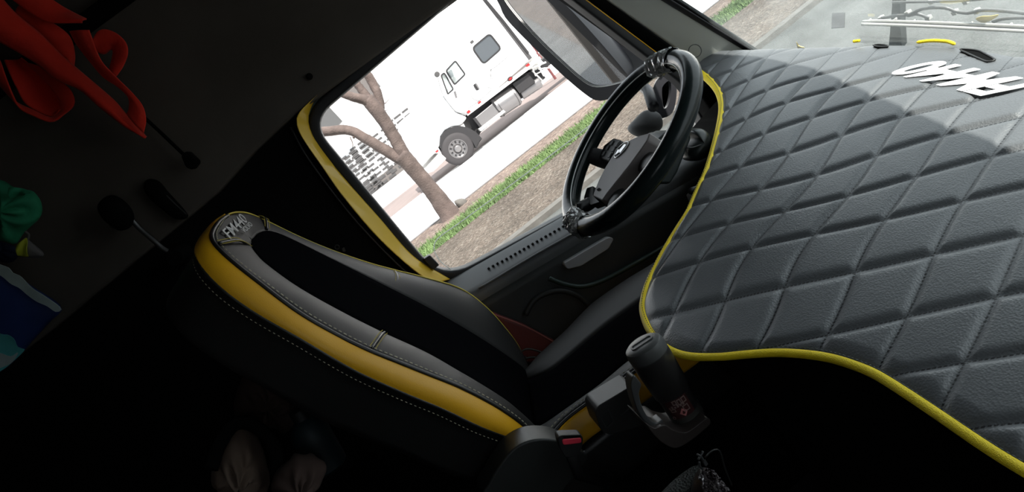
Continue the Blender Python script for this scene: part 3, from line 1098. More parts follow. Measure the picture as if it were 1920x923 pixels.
def feat(P):
    x, y = P[:, 0], P[:, 1]
    return np.stack([np.ones_like(x), x, y, x * x * .3, x * y * .3, y * y * .3], 1)


FA = feat(LP)
coef = np.linalg.solve(FA.T @ FA + np.diag([0, 0, 0, 1e-3, 1e-3, 1e-3]), FA.T @ LV)
res = LV - FA @ coef
SG = .14
KM = np.exp(-((LP[:, None] - LP[None]) ** 2).sum(2) / (2 * SG * SG)) + np.eye(len(LP)) * .03
KW = np.linalg.solve(KM, res)


def lattice(P):
    K = np.exp(-((P[:, None] - LP[None]) ** 2).sum(2) / (2 * SG * SG))
    return feat(P) @ coef + K @ KW


cov = empty('dashboard_cover', (.6, 1.1, 1.75), 'grey diamond-quilted dashboard cover with yellow bound edge and white lettering', 'dashboard cover')
sv = np.linspace(0, 1, NS) ** 1.0
G = T[:, None, :] * (1 - sv)[None, :, None] + Wd[:, None, :] * sv[None, :, None]
Pf = G.reshape(-1, 3)
IJ = np.vstack([lattice(c[:, :2]) for c in np.array_split(Pf, 40)])
fr = np.abs(IJ - np.round(IJ))
cell = np.array([.105, .115])
d = fr * cell * .93
groove = np.maximum(np.exp(-(d[:, 0] / .0085) ** 2), np.exp(-(d[:, 1] / .0085) ** 2))
pr = lambda q: 1 - np.exp(-(q / .0065) ** 1.5)
puff = pr(d[:, 0]) * pr(d[:, 1])
h = .0036 * puff + .0005 * np.clip(np.minimum(d[:, 0], d[:, 1]) / .05, 0, 1) - .002 * groove
ss = np.tile(sv, NT)
wid = np.linalg.norm(Wd - T, axis=1).repeat(NS)
de = ss * wid                                   # distance from the bound edge
edge = np.clip(de / .03, 0, 1)
h = h * edge - .006 * (1 - edge) ** 2
dw = (1 - ss) * wid
h *= np.clip(dw / .12, .25, 1)
h -= .004 * np.clip(1 - dw / .03, 0, 1) ** 2
Q = Pf + DN[None] * h[:, None]
# two slots for the windscreen vents: leave the faces out
slots = [np.array([dp(*q)[:2] for q in L]) for L in ([(1801, 94), (1815, 93.5), (1835, 96), (1848, 102), (1866, 113), (1852, 116.5), (1835, 110), (1815, 101)],
                                                      [(1638, 86), (1650, 84.2), (1664, 86), (1665, 88), (1650, 88.3)])]


def inside(P, poly):
    x, y = P[:, 0], P[:, 1]
    c = np.zeros(len(P), bool)
    n = len(poly)
    for i in range(n):
        (x1, y1), (x2, y2) = poly[i], poly[i - 1]
        c ^= ((y1 > y) != (y2 > y)) & (x < (x2 - x1) * (y - y1) / (y2 - y1 + 1e-12) + x1)
    return c


cut = inside(Pf[:, :2], slots[0]) | inside(Pf[:, :2], slots[1])
base = np.arange(NT * NS).reshape(NT, NS)
Fq = np.stack([base[:-1, :-1], base[1:, :-1], base[1:, 1:], base[:-1, 1:]], -1).reshape(-1, 4)
Fq = Fq[~cut[Fq].any(1)]
me = bpy.data.meshes.new('quilted_top')
me.from_pydata(Q.tolist(), [], Fq.tolist())
for nm, k in (('seam_i', 0), ('seam_j', 1)):
    at = me.attributes.new(nm, 'FLOAT', 'POINT')
    at.data.foreach_set('value', IJ[:, k].astype(np.float32))
for p in me.polygons: p.use_smooth = True
me.materials.append(M['quilt'])
qt = bpy.data.objects.new('quilted_top', me)
COL.objects.link(qt)
if me.polygons[100].normal.z < 0: me.flip_normals()
adopt(qt, cov)
solid(qt, .008, -1)
TT = T - DN * .006
tube('yellow_binding', TT, np.interp(np.arange(NT), [0, NT * .22, NT * .33, NT], [.0115, .0085, .0068, .0068]), M['yellow_tape'], cov, 12, flat=(DN, .8))
dashes(T[40:] + DN * .0035 + (Wd - T)[40:] / np.linalg.norm((Wd - T)[40:], axis=1)[:, None] * .004, .004, .003, .0007).build('binding_stitching', M['dark_green'], cov)
# binding showing at the windscreen edge
b = MB()
for L in ([(1718, 86), (1745, 83), (1775, 84.5), (1791, 90)], [(1600, 83.5), (1612, 82)]):
    tube('front_binding', spline([dp(*q) + A(.004, 0, .006) for q in L], 20), [.001] + [.0035] * 18 + [.001], M['yellow_tape'], cov, 8)
# lettering, read from in front of the windscreen
tO, tX, tU = A(.891, 1.013, 0), A(.045, .250, 0), A(-.045, .080, 0)
for v in (tO,): v[2] = dz(v[0], v[1]) + .0045
for v in (tX, tU): v[2] = -(v[0] * DN[0] + v[1] * DN[1]) / DN[2]
text_mesh('lettering', 'FM440', tO, tX, tU, .001, M['white_thread'], cov, bold=.035)
# flush black fill stands in for the dark inside each slot
for sl in slots:
    s3d = grow([A(p[0], p[1], dz(p[0], p[1]) + .0012) for p in sl], .0, DN)
    tube('slot_rim', spline([A(p[0], p[1], dz(p[0], p[1]) + .002) for p in sl], 40, True), .0016, M['panel_grey'], cov, 8, True)
    prism('slot_dark', s3d, (0, 0, -.02), M['soft_black'], cov)

# dashboard body under the cover
ds = empty('dashboard', (.7, 1.0, FLOOR), 'black dashboard body below the quilted cover, reaching down to the floor', 'dashboard')
Tb = T[::8]
inw = (Wd - T)[::8]
inw /= np.linalg.norm(inw, axis=1)[:, None]
rim = Tb + inw * .03 - DN * .02
Vd, Fd = [], []
nR = len(rim)
keep = [i for i in range(nR)]
levels = [(0, 0), (-.04, .02), (-.08, .06), (-.14, .08), (-.25, .09), (None, .10)]
for dzv, ins in levels:
    for i in keep:
        q = rim[i] + inw[i] * ins * (.3 + 3.9 * min(1, max(0, (rim[i][1] - 1.1) / .22)))
        z = FLOOR + .005 if dzv is None else q[2] + dzv
        Vd.append((q[0], q[1], z))
Fd += grid_f(len(levels), nR)
# back along the windscreen
wb = np.array([A(.95, p[1], 0) for p in rim])
k0 = len(Vd)
for i in keep: Vd.append((.955, rim[i][1], rim[i][2] - .03))
for i in keep: Vd.append((1.0, rim[i][1], FLOOR + .005))
for i in range(nR - 1):
    Fd.append((i, i + 1, k0 + i + 1, k0 + i))
    Fd.append((k0 + i, k0 + i + 1, k0 + nR + i + 1, k0 + nR + i))
mesh('dash_body', Vd, Fd, M['soft_black'], ds, smooth=True).modifiers.new('edge', 'EDGE_SPLIT').split_angle = .8
# dark pod added where the shade shows black, and column cover, driver's side
box('pod', (.74, 1.66, 1.42), (.93, 1.975, 1.815), M['soft_black'], ds, bevel=.03)
prism('pod_hood', [A(.70, 1.68, 1.80), A(.94, 1.68, 1.84), A(.94, 1.68, 1.815), A(.72, 1.68, 1.77)], (0, .29, 0), M['soft_black'], ds, bevel=.008)
box('end_panel', (.815, 1.985, 1.45), (1.0, 2.07, 1.87), M['soft_black'], ds, bevel=.01)
cc = empty('column_cover', onY(1270, 300, 1.62), 'dark green-grey steering column cover between the wheel and the quilted cover', 'column cover')
p1 = pts([(1232, 262), (1250, 246), (1292, 248), (1298, 258), (1292, 272), (1272, 322), (1258, 345), (1220, 345)], 1.66)
prism('column_shroud', p1, (0, .12, 0), mat('shroud', (.022, .028, .027), .45), cc, bevel=.008)
prism('top_lid', pts([(1246, 252), (1262, 243), (1294, 244), (1296, 258), (1252, 259)], 1.652), (0, .11, 0), mat('shroud_lid', (.03, .04, .037), .45), cc, bevel=.004)
pillow('stalk_pod', pts([(1296, 258), (1290, 246), (1306, 240), (1322, 250), (1331, 268), (1326, 288), (1308, 300), (1288, 300), (1284, 284)], 1.70), (0, 1, 0), .05, mat('pod_black', (.016, .021, .02), .38), cc, power=.3)
tube('pod_seam', spline(pts([(1286, 276), (1300, 276), (1318, 270), (1330, 270)], 1.655), 16), .002, M['panel_grey'], cc, 6)
tube('stalk', [onY(1240, 330, 1.6), onY(1215, 345, 1.5), onY(1200, 352, 1.44)], [.006, .006, .009], M['black_plastic'], cc)
tube('stalk', [onY(1330, 345, 1.62), onY(1310, 352, 1.55), onY(1296, 358, 1.5)], [.006, .006, .008], M['black_plastic'], cc)
box('column', (.52, 1.55, 1.2), (.68, 1.70, 1.76), M['soft_black'], cc, bevel=.02)

# ================================================================== STEERING WHEEL
WC = EYE + ray(1175, 267) * 1.65
wn_ = -.949 * (.88 * CR - .475 * CU) - .316 * CF
WN = unit(wn_)
e1 = unit(-.475 * CR - .88 * CU); e1 = unit(e1 - WN * (e1 @ WN))
e2 = np.cross(WN, e1)
RR, rr = .2080, .0220
sw = empty('steering_wheel', WC, 'black leather steering wheel with clear film still on its rim', 'steering wheel')


def wp(th, rad=RR, h=0.0):
    return WC + (e1 * math.cos(th) + e2 * math.sin(th)) * rad + WN * h


tube('rim', [wp(t) for t in np.linspace(0, 2 * math.pi, 121)[:-1]], rr, M['gloss_black'], sw, 20, True)


def wpl(px, py, h):      # a point of the wheel plane seen at a pixel
    return onP(px, py, WC + WN * h, WN)


up_e = [(1111, 367), (1121, 340), (1134, 314), (1150, 288), (1166, 271), (1182, 261), (1200, 253), (1219, 248)]
lo_e = [(1214, 262), (1200, 282), (1182, 307), (1166, 327), (1150, 347), (1138, 362), (1129, 375)]
pad = [wpl(*q, -.018) for q in up_e + lo_e]
prism('airbag_pad', rounded(pad, .004, 3), -WN * .05, M['pad_plastic'], sw, bevel=.008, seg=3)
prism('pad_base', [wpl(*q, -.06) for q in [(1122, 380), (1146, 300), (1185, 262), (1228, 258), (1222, 285), (1180, 340), (1140, 385)]], -WN * .05, M['soft_black'], sw, bevel=.01)
em = [wpl(*q, -.0165) for q in [(1152, 292), (1156, 281), (1165, 272), (1175, 265), (1178, 268), (1173, 278), (1164, 288), (1155, 295)]]
emo = tube('emblem', spline(em, 30, True), .0016, M['silver'], sw, 8, True)
prism('emblem_arrow', [wpl(*q, -.0165) for q in [(1154, 291), (1160, 280), (1164, 284)]], WN * .002, M['silver'], emo)
prism('emblem_bar', [wpl(*q, -.0165) for q in [(1160, 284), (1172, 270), (1175, 272), (1164, 287)]], WN * .002, M['silver'], emo)
prism('airbag_mark', [wpl(*q, -.0165) for q in [(1119, 355), (1124, 352), (1126, 355), (1121, 358)]], WN * .001, M['soft_black'], sw)
thp = lambda px, py: math.atan2((wpl(px, py, 0) - WC) @ e2, (wpl(px, py, 0) - WC) @ e1)
for q0, q1 in (((1150, 300), (1118, 282)), ((1128, 358), (1092, 372)), ((1195, 300), (1236, 300)), ((1160, 340), (1135, 405))):
    th = thp(*q1)
    a0, a1 = wpl(*q0, -.055), wp(th, RR - .01, -.006)
    tube('spoke', spline([a0, a0 * .5 + a1 * .5 + WN * (-.008), a1], 12), np.linspace(.028, .02, 12), M['black_plastic'], sw, 12, flat=(WN, .5))
sp = prism('switch_pod', rounded([wpl(*q, -.022) for q in [(1122, 296), (1132, 272), (1150, 258), (1164, 262), (1152, 282), (1142, 300)]], .005, 3), -WN * .02, M['black_plastic'], sw, bevel=.003)
b = MB()
for q in ((1131, 287), (1138, 276), (1146, 267), (1142, 290), (1149, 279), (1155, 270)):
    c = wpl(*q, -.019)
    prism('button', [c + e1 * .006 * i + e2 * .006 * j for i, j in ((-1, -1), (1, -1), (1, 1), (-1, 1))], -WN * .006, M['panel_grey'], sp)
prism('switch_pod', rounded([wpl(*q, -.022) for q in [(1094, 372), (1100, 352), (1112, 348), (1111, 366), (1124, 378), (1108, 384)]], .004, 3), -WN * .02, M['black_plastic'], sw, bevel=.003)


def film(t0, t1, seed, amp=.004):
    n, m = 34, 24
    r_ = np.random.default_rng(seed)
    V = []
    N1 = r_.normal(0, 1, (n, m))
    N1 = (N1 + np.roll(N1, 1, 0) + np.roll(N1, 1, 1)) / 1.7
    for i, t in enumerate(np.linspace(t0, t1, n)):
        c = wp(t)
        rd = unit(c - WC)
        for k in range(m):
            a = 2 * math.pi * k / m
            V.append(c + (rd * math.cos(a) + WN * math.sin(a)) * (rr + .0035 + amp * .5 * N1[i, k]))
    return mesh('clear_film', V, grid_f(n, m, 0, True), M['clear_film'], sw, smooth=False)


M['clear_film'] = sheet('clear_film', .62, .34)
tb_ = thp(1083, 436)
film(tb_ - .30, tb_ + .12, 3, .005)
tt = thp(1238, 128)
film(tt - .25, tt + .2, 5, .003)
# highlight along the film edge, drawn as a pale thread inside the rim
tube('film_highlight', [wp(t, RR - rr * .72, rr * .72 + .001) for t in np.linspace(thp(1215, 300) - .6, tb_ + 0.0, 60)] if False else [wp(t, RR - rr * .8, rr * .62) for t in np.linspace(0, 2 * math.pi, 90)[:-1]], .0014, mat('film_highlight', (.75, .75, .73), .25), sw, 5, True)

# ================================================================== DRIVER'S SEAT
se = empty('driver_seat', (.1, 1.6, FLOOR), 'driver seat in black and grey leather with yellow side bolsters', 'seat')
near = [(1002, 824, 1.34), (985, 806, 1.34), (960, 785, 1.33), (920, 759, 1.325), (860, 728, 1.32), (800, 704, 1.32), (740, 680, 1.32), (690, 660, 1.32), (640, 636, 1.325), (560, 590, 1.33), (480, 530, 1.345), (430, 490, 1.36), (403, 463, 1.385), (396, 447, 1.42), (400, 433, 1.47), (412, 417, 1.54), (426, 407.5, 1.6)]
far = [(988, 706, 1.86), (985, 690, 1.87), (975, 658, 1.88), (950, 622, 1.885), (910, 578, 1.885), (862, 544, 1.88), (790, 522, 1.88), (745, 511, 1.88), (690, 496, 1.88), (620, 472, 1.875), (560, 447, 1.86), (500, 418, 1.83), (480, 409, 1.80), (462, 403, 1.75), (445, 402, 1.68), (434, 404, 1.64), (426, 407.5, 1.6)]
insn = [(1000, 806, 1.45), (970, 778, 1.45), (940, 752, 1.45), (870, 706, 1.45), (800, 665, 1.45), (718, 627, 1.45), (640, 588, 1.455), (560, 543, 1.465), (500, 500, 1.485), (478, 478, 1.51), (468, 462, 1.55), (469, 452, 1.6), (450, 432, 1.6), (426, 407.5, 1.6)]
insf = [(990, 712, 1.76), (975, 690, 1.76), (920, 651, 1.76), (862, 615, 1.76), (800, 580, 1.76), (738, 548, 1.76), (640, 499, 1.75), (560, 459, 1.73), (520, 441, 1.71), (497, 436, 1.68), (480, 441, 1.64), (469, 452, 1.6), (450, 432, 1.6), (426, 407.5, 1.6)]
up3 = lambda L: [onY(*q) for q in L]
Cn, Cf, Cin, Cif = up3(near), up3(far), up3(insn), up3(insf)
FWD = unit([.93, 0, .37])
bk = empty('backrest', (-.1, 1.6, 1.62))
adopt(bk, se)
# leather panels and insert; each panel keeps its own mesh
loft('near_leather_panel', [Cn, Cin], M['grey_leather'], bk, .008, 90, [.010], 10, FWD, .4)
loft('far_leather_panel', [Cif, Cf], M['grey_leather'], bk, .008, 90, [.010], 10, FWD, .4)
ki = 11
loft('centre_insert', [Cin[:ki + 1], Cif[:ki + 1]], M['dark_cloth'], bk, .012, 90, [-.006], 10, FWD)
outer = [(975, 826, 1.325), (900, 799, 1.31), (830, 766, 1.305), (760, 737, 1.305), (690, 706, 1.305), (640, 680, 1.305), (560, 633, 1.31), (480, 587, 1.32), (420, 545, 1.33), (382, 506, 1.35), (369, 478, 1.385), (372, 461, 1.43), (385, 440, 1.50), (405, 418, 1.56), (424, 405, 1.61)]
Co = up3(outer)
loft('near_yellow_bolster', [Cn, Co], M['yellow_leather'], bk, .012, 90, [.008], 10, (0, -1, 0))
bo = [A(p[0] - .02, p[1] + .012, p[2] - .01) for p in Co]
bo2 = [A(p[0] - .11, p[1] + .04, p[2] - .04) for p in Co]
fo = [A(p[0] - .05, min(p[1] + .012, 1.9), p[2] - .015) for p in Cf]
fo2 = [A(p[0] - .17, p[1] - .03, p[2] - .055) for p in Cf]
loft('far_yellow_bolster', [Cf, fo], M['yellow_leather'], bk, .006, 90, [.004], 6, (0, 1, 0))
loft('back_shell', [Co, bo, bo2, fo2, fo], M['black_leather'], bk, .006, 90)
# piping and stitches
SN = spline(Cn, 200)
tube('piping', SN + A(.004, -.004, .002), .0042, M['black_leather'], bk, 8)
SO = spline(Co, 200)
tube('piping', SO + A(.0, -.004, .0), .004, M['black_leather'], bk, 8)
GI = spline(Cin, 200)
SI = SN * .93 + GI * .07
d1 = dashes(SI + FWD * .0085, .006, .004, .0009)
d1.build('white_stitching', M['thread'], bk)
d2 = dashes(SN * .86 + SO * .14 + A(0, -.009, 0), .004, .0035, .0007)
d2.build('dark_stitching', M['brown'], bk)
d3 = dashes(SO + A(-.012, -.004, -.006), .004, .005, .0006)
d3.build('shell_stitching', M['thread'], bk)
SF = spline(Cf, 200)
tube('yellow_seam', SF + A(.003, 0, .004), .0020, M['yellow_thread'], bk, 6)
SFi = SF * .95 + spline(Cif, 200) * .05
# cross seams with double stitching
for (a, b_, ya, yb) in (((738, 512), (740, 549), 1.875, 1.77), ((718, 628), (694, 659), 1.455, 1.325), ((486, 411), (498, 434), 1.82, 1.69), ((408, 461), (466, 466), 1.39, 1.545)):
    P0, P1 = onY(*a, ya), onY(*b_, yb)
    bow = FWD * .016
    mid = (P0 + P1) / 2 + FWD * .018
    cv = spline([P0 + FWD * .008, mid, P1 + FWD * .008], 24)
    along = unit(np.cross(P1 - P0, FWD))
    tube('cross_seam', cv - FWD * .002, .0028, M['black_leather'], bk, 6)
    bb = dashes(cv + along * .0055, .004, .002, .0008)
    b2 = dashes(cv - along * .0055, .004, .002, .0008)
    bb.add(b2.v, b2.f)
    bb.build('double_stitching', M['yellow_thread'], bk)
# embroidery on the head panel
h0, h1, h2 = onY(410, 447, 1.45), onY(462, 405, 1.76), onY(469, 452, 1.6)
HN = unit(np.cross(h1 - h0, h2 - h0))
if HN @ (EYE - h0) < 0: HN = -HN
hp = lambda px, py: onP(px, py, h0 + HN * .0095, HN)
O_ = hp(433, 449)
text_mesh('embroidery', 'FM440', O_, hp(465, 414) - O_, hp(416, 432) - O_, .0008, M['grey_thread'], bk, bold=.004)
hp = lambda px, py: onP(px, py, h0 + HN * .016, HN)
O_ = hp(459, 437)
text_mesh('embroidery', 'VOLVO', O_, hp(474, 422) - O_, hp(451, 430) - O_, .0008, M['grey_thread'], bk, bold=.004)
# cushion
cu = empty('cushion', (.15, 1.6, 1.5))
adopt(cu, se)
cn = [onZ(*q, 1.650) for q in [(1022, 832), (1060, 790), (1100, 759), (1140, 732), (1183, 704)]]
cn += [A(.25, cn[-1][1] - .005, 1.645), A(.40, cn[-1][1] + .01, 1.63), A(.47, 1.45, 1.60)]
cfar = [onZ(*q, 1.615) for q in [(985, 705), (1005, 676), (1030, 652), (1060, 625), (1084, 600), (1110, 574), (1135, 555), (1160, 538), (1186, 521), (1215, 504)]]
cfar += [A(.44, 1.80, 1.615), A(.49, 1.76, 1.60)]
ci1 = [onZ(*q, 1.632) for q in [(1005, 808), (1040, 790), (1080, 764), (1120, 734), (1170, 690), (1200, 668)]] + [A(.30, 1.44, 1.625), A(.48, 1.47, 1.60)]
ci2 = [onZ(*q, 1.618) for q in [(990, 715), (1030, 700), (1060, 679), (1130, 621), (1215, 559)]] + [A(.40, 1.66, 1.615), A(.49, 1.68, 1.60)]
UPV = A(0, 0, 1)
loft('near_leather_panel', [cn, ci1], M['grey_leather'], cu, .012, 60, [.008], 8, UPV)
loft('far_leather_panel', [ci2, cfar], M['grey_leather'], cu, .012, 60, [.012], 8, UPV)
loft('centre_insert', [ci1, ci2], M['dark_cloth'], cu, .012, 60, [-.004], 8, UPV)
cy = [p + A(0, -.012, -.052) for p in cn]
loft('near_yellow_bolster', [cn, cy], M['yellow_leather'], cu, .012, 60, [.006], 8, (0, -1, 0))
cfd = [p + A(0, .01, -.06) for p in cfar]
loft('far_yellow_bolster', [cfar, cfd], M['yellow_leather'], cu, .006, 60, [.004], 6, (0, 1, 0))
SC = spline(cn, 120)
tube('piping', SC + A(0, -.003, .003), .004, M['black_leather'], cu, 8)
dashes(SC + A(0, .010, .009), .006, .004, .0009).build('white_stitching', M['thread'], cu)
dashes(SC + A(0, -.012, -.011), .004, .0035, .0008).build('dark_stitching', M['brown'], cu)
dashes(spline(cfar, 120) + A(0, 0, .005), .006, .003, .0012).build('yellow_stitching', M['yellow_thread'], cu)
prism('cushion_base', [A(-.16, 1.405, 1.56), A(.46, 1.41, 1.56), A(.46, 1.76, 1.56), A(-.16, 1.78, 1.56)], (0, 0, -.12), M['black_leather'], cu, bevel=.02)
prism('seat_base', [A(-.12, 1.42, 1.44), A(.40, 1.42, 1.44), A(.34, 1.42, FLOOR), A(-.06, 1.42, FLOOR)], (0, .32, 0), M['soft_black'], se, bevel=.02)
# recliner cover at the hinge, control panel on the side
sh = [(905, 940), (918, 905), (936, 874), (958, 846), (985, 829), (1018, 823), (1052, 828), (1080, 843), (1103, 858), (1088, 882), (1062, 915), (1030, 960), (960, 990)]
rc = prism('recliner_cover', spline(pts(sh, 1.24), 60, True), (0, .07, 0), M['shell'], se, bevel=.022, seg=4)
cpn_ = prism('control_panel', rounded(pts([(1116, 774), (1120, 762), (1188, 721), (1196, 742), (1214, 790), (1205, 800), (1140, 816), (1126, 806)], 1.25), .008, 4), (0, .07, 0), M['panel_grey'], se, bevel=.006)
ring('switch_frame', rounded(pts([(1127, 781), (1139, 768), (1148, 789), (1137, 800)], 1.2485), .003, 4), rounded(pts([(1125, 780), (1140, 764), (1151, 789), (1137, 804)], 1.2485), .004, 4), (0, -.003, 0), M['holder'], cpn_)
tube('panel_line', [onY(1164, 778, 1.249), onY(1200, 752, 1.249)], .0012, M['holder'], cpn_, 6)
# belt buckle
bu = empty('seat_belt_buckle', onY(1075, 835, 1.19), 'black seat belt buckle with a red release button beside the recliner cover', 'buckle')
prism('housing', rounded(pts([(1046, 820), (1052, 816), (1090, 815), (1094, 822), (1092, 838), (1084, 856), (1060, 858), (1050, 840)], 1.195), .004, 3), (0, .025, 0), M['black_plastic'], bu, bevel=.003)
prism('release_button', rounded(pts([(1054, 824), (1090, 821), (1091, 831), (1056, 835)], 1.1925), .003, 3), (0, .006, 0), M['buckle_red'], bu, bevel=.0015)
prism('tongue_slot', pts([(1056, 818), (1088, 816), (1088, 820), (1057, 822)], 1.1935), (0, .005, 0), M['soft_black'], bu)
tube('stalk', [onY(1072, 852, 1.215), onY(1085, 890, 1.24), A(.0, 1.32, 1.45)], .011, M['black_plastic'], bu, 10, flat=(A(0, 1, 0), .5))
tube('chrome_edge', [onY(1095, 846, 1.194), onY(1099, 856, 1.194)], .0015, M['holder'], bu, 6)

# red case and cables between seat and door
rb = empty('red_case', onY(985, 635, 1.93), 'dark red flat case wedged between driver seat and door', 'case')
prism('case_body', pts([(922, 588), (985, 612), (1046, 644), (1030, 690), (985, 680), (945, 640)], 1.93), (0, .05, 0), M['maroon'], rb, bevel=.006)
tube('case_seam', spline(pts([(922, 588), (985, 612), (1043, 644)], 1.928), 20), .0022, mat('seam_red', (.22, .06, .05), .6), rb, 6)
cb = empty('seat_cables', onY(1005, 665, 1.9), 'thin black cables looping behind the seat cushion under the red case', 'cable')
for L in ([(968, 668), (985, 655), (1005, 657), (1034, 668)], [(975, 676), (995, 670), (1015, 672), (1030, 675)], [(985, 668), (990, 690), (1000, 700)]):
    tube('cable', spline(pts(L, 1.90), 16), .0028, M['shell'], cb, 8)

# ================================================================== CUP HOLDER, CAN, PAPER
YC = 1.10
ch = empty('cup_holder', onY(1260, 800, YC), 'grey plastic cup holder arm on the dashboard side holding a spray can', 'cup holder')
arm_o = [(1186, 706), (1183, 722), (1187, 745), (1196, 772), (1210, 792), (1228, 802), (1246, 800)]
arm_i = [(1190, 703), (1200, 716), (1203, 722), (1199, 740), (1206, 766), (1218, 786), (1232, 793), (1243, 786)]
a_o, a_i = spline(pts(arm_o, 1.06), 40), spline(pts(arm_i, 1.06), 40)
V = np.vstack([a_o, a_i, a_o + A(0, .028, 0), a_i + A(0, .028, 0)])
F = []
for i in range(39):
    F += [(i, i + 1, 41 + i, 40 + i), (80 + i, 81 + i, 121 + i, 120 + i), (i, i + 1, 81 + i, 80 + i), (40 + i, 41 + i, 121 + i, 120 + i)]
F += [(0, 40, 120, 80), (39, 79, 159, 119)]
mesh('arm', V, F, M['holder'], ch, bevel=.003)
tray = [(1212, 795), (1228, 803), (1246, 797), (1262, 806), (1284, 811), (1300, 803), (1326, 784), (1333, 792), (1328, 800), (1296, 826), (1270, 840), (1252, 836), (1232, 822)]
prism('tray', spline(pts(tray, 1.05), 60, True), (0, .09, 0), M['holder_tray'], ch, bevel=.004)
can0, can1 = onY(1297, 791, YC), onY(1208, 650, YC)
ax = unit(can1 - can0)
Lc = np.linalg.norm(can1 - can0)
cn_ = empty('spray_can', can0, 'black deodorant spray can with dark grey cap standing in the cup holder', 'spray can')
r0 = .0275
cylc = can0
lathe('can_body', cylc, ax, [(.0, r0 * .55), (.004, r0 * .9), (.016, r0), (.062, r0), (.066, r0 * 1.0)], M['can_black'], cn_, 40)
lathe('base_band', cylc, ax, [(.012, r0 * 1.004), (.026, r0 * 1.006), (.03, r0 * 1.004)], M['can_band'], cn_, 40)
lathe('sleeve', cylc, ax, [(.066, r0 * 1.08), (.069, r0 * 1.12), (Lc - .030, r0 * 1.2), (Lc - .012, r0 * 1.2), (Lc - .012, r0 * .9)], M['can_black'], cn_, 40)
cpx = [(1163, 669), (1170, 655), (1195, 634), (1208, 628), (1219, 631), (1226, 640), (1222, 650), (1196, 668), (1180, 677), (1168, 677)]
capo = lathe('cap', cylc, ax, [(Lc - .016, r0 * 1.2), (Lc - .004, r0 * 1.21), (Lc + .004, r0 * 1.14), (Lc + .007, r0 * .98), (Lc + .008, r0 * .5)], M['can_cap'], cn_, 40)
c_ = cylc + ax * (Lc + .0075)
uu = unit(np.cross(ax, CF)); vv = np.cross(ax, uu)
slot = [c_ + uu * a * .017 + vv * q * .006 for a, q in ((-1, -1), (1, -1), (1, 1), (-1, 1))]
ring('cap_slot', rounded(slot, .004, 4), grow(rounded(slot, .004, 4), .003, ax), ax * .002, M['panel_grey'], capo)


def on_can(ang, h, rad=1.0):
    ang = ang - .30
    rad_ = r0 * 1.0 * rad
    tow = unit((EYE - cylc) - ax * ((EYE - cylc) @ ax))
    side = np.cross(ax, tow)
    return cylc + ax * h + (tow * math.cos(ang) + side * math.sin(ang)) * rad_


def can_patch(b, a0, a1, h0_, h1_, rad=1.02, n=6, t=.0006):
    V = []
    for i in range(n + 1):
        a = a0 + (a1 - a0) * i / n
        for hh in (h0_, h1_):
            V += [on_can(a, hh, rad), on_can(a, hh, rad + t / r0)]
    F = []
    for i in range(n):
        k = i * 4
        F += [(k, k + 4, k + 6, k + 2), (k + 1, k + 3, k + 7, k + 5), (k, k + 1, k + 5, k + 4), (k + 2, k + 6, k + 7, k + 3)]
    F += [(0, 2, 3, 1), (4 * n, 4 * n + 1, 4 * n + 3, 4 * n + 2)]
    b.add(V, F)


b = MB(); can_patch(b, -.55, .85, .030, .0655, 1.012)
b.build('label_panel', M['label_red'], cn_)
b = MB()
# outlined glyph blocks of the label
def glyph(a0, a1, h0_, h1_):
    w = .05; q = .0014
    can_patch(b, a0, a1, h0_, h0_ + q, 1.04, 3); can_patch(b, a0, a1, h1_ - q, h1_, 1.04, 3)
    can_patch(b, a0, a0 + w, h0_, h1_, 1.04, 1); can_patch(b, a1 - w, a1, h0_, h1_, 1.04, 1)
for a0, a1, h0_, h1_ in ((.45, .72, .053, .063), (.18, .40, .053, .063), (-.1, .14, .056, .064), (-.42, -.12, .044, .050), (.3, .65, .038, .049)):
    glyph(a0, a1, h0_, h1_)
for k in range(6):
    can_patch(b, -.45 + .17 * k, -.35 + .17 * k, .0505, .0555 if k % 2 else .0535, 1.04, 1)
b.build('label_lettering', M['label_ink'], cn_)
b = MB()
dc_ = [(.22, .031), (.46, .0385), (.22, .046), (-.02, .0385)]
V = [on_can(a, hh, 1.05) for a, hh in dc_] + [on_can(a, hh, 1.02) for a, hh in dc_]
dm = mesh('hazard_diamond', V, [(0, 1, 2, 3), (7, 6, 5, 4), (0, 4, 5, 1), (1, 5, 6, 2), (2, 6, 7, 3), (3, 7, 4, 0)], M['label_pink'], cn_)
fl = [(.16, .036), (.28, .036), (.30, .0385), (.22, .0425), (.14, .0385)]
V = [on_can(a, hh, 1.08) for a, hh in fl] + [on_can(a, hh, 1.04) for a, hh in fl]
mesh('flame', V, [(0, 1, 2, 3, 4), (9, 8, 7, 6, 5)] + [(i, (i + 1) % 5, 5 + (i + 1) % 5, 5 + i) for i in range(5)], M['label_red'], dm)
tri = [on_can(-.5 + .1 * math.cos(a), .033 + .0028 * math.sin(a), 1.03) for a in np.linspace(0, 6.28, 7)[:-1]]
tube('recycling_mark', tri, .0006, M['label_ink'], cn_, 5, True)
pt = prism('paper_tag', pts([(1212, 629), (1224, 628), (1247, 648), (1239, 654), (1228, 640)], 1.16), (0, .004, 0), M['paper'])
tag(pt, 'small white paper tag sticking out between the spray can and yellow binding', 'paper tag')

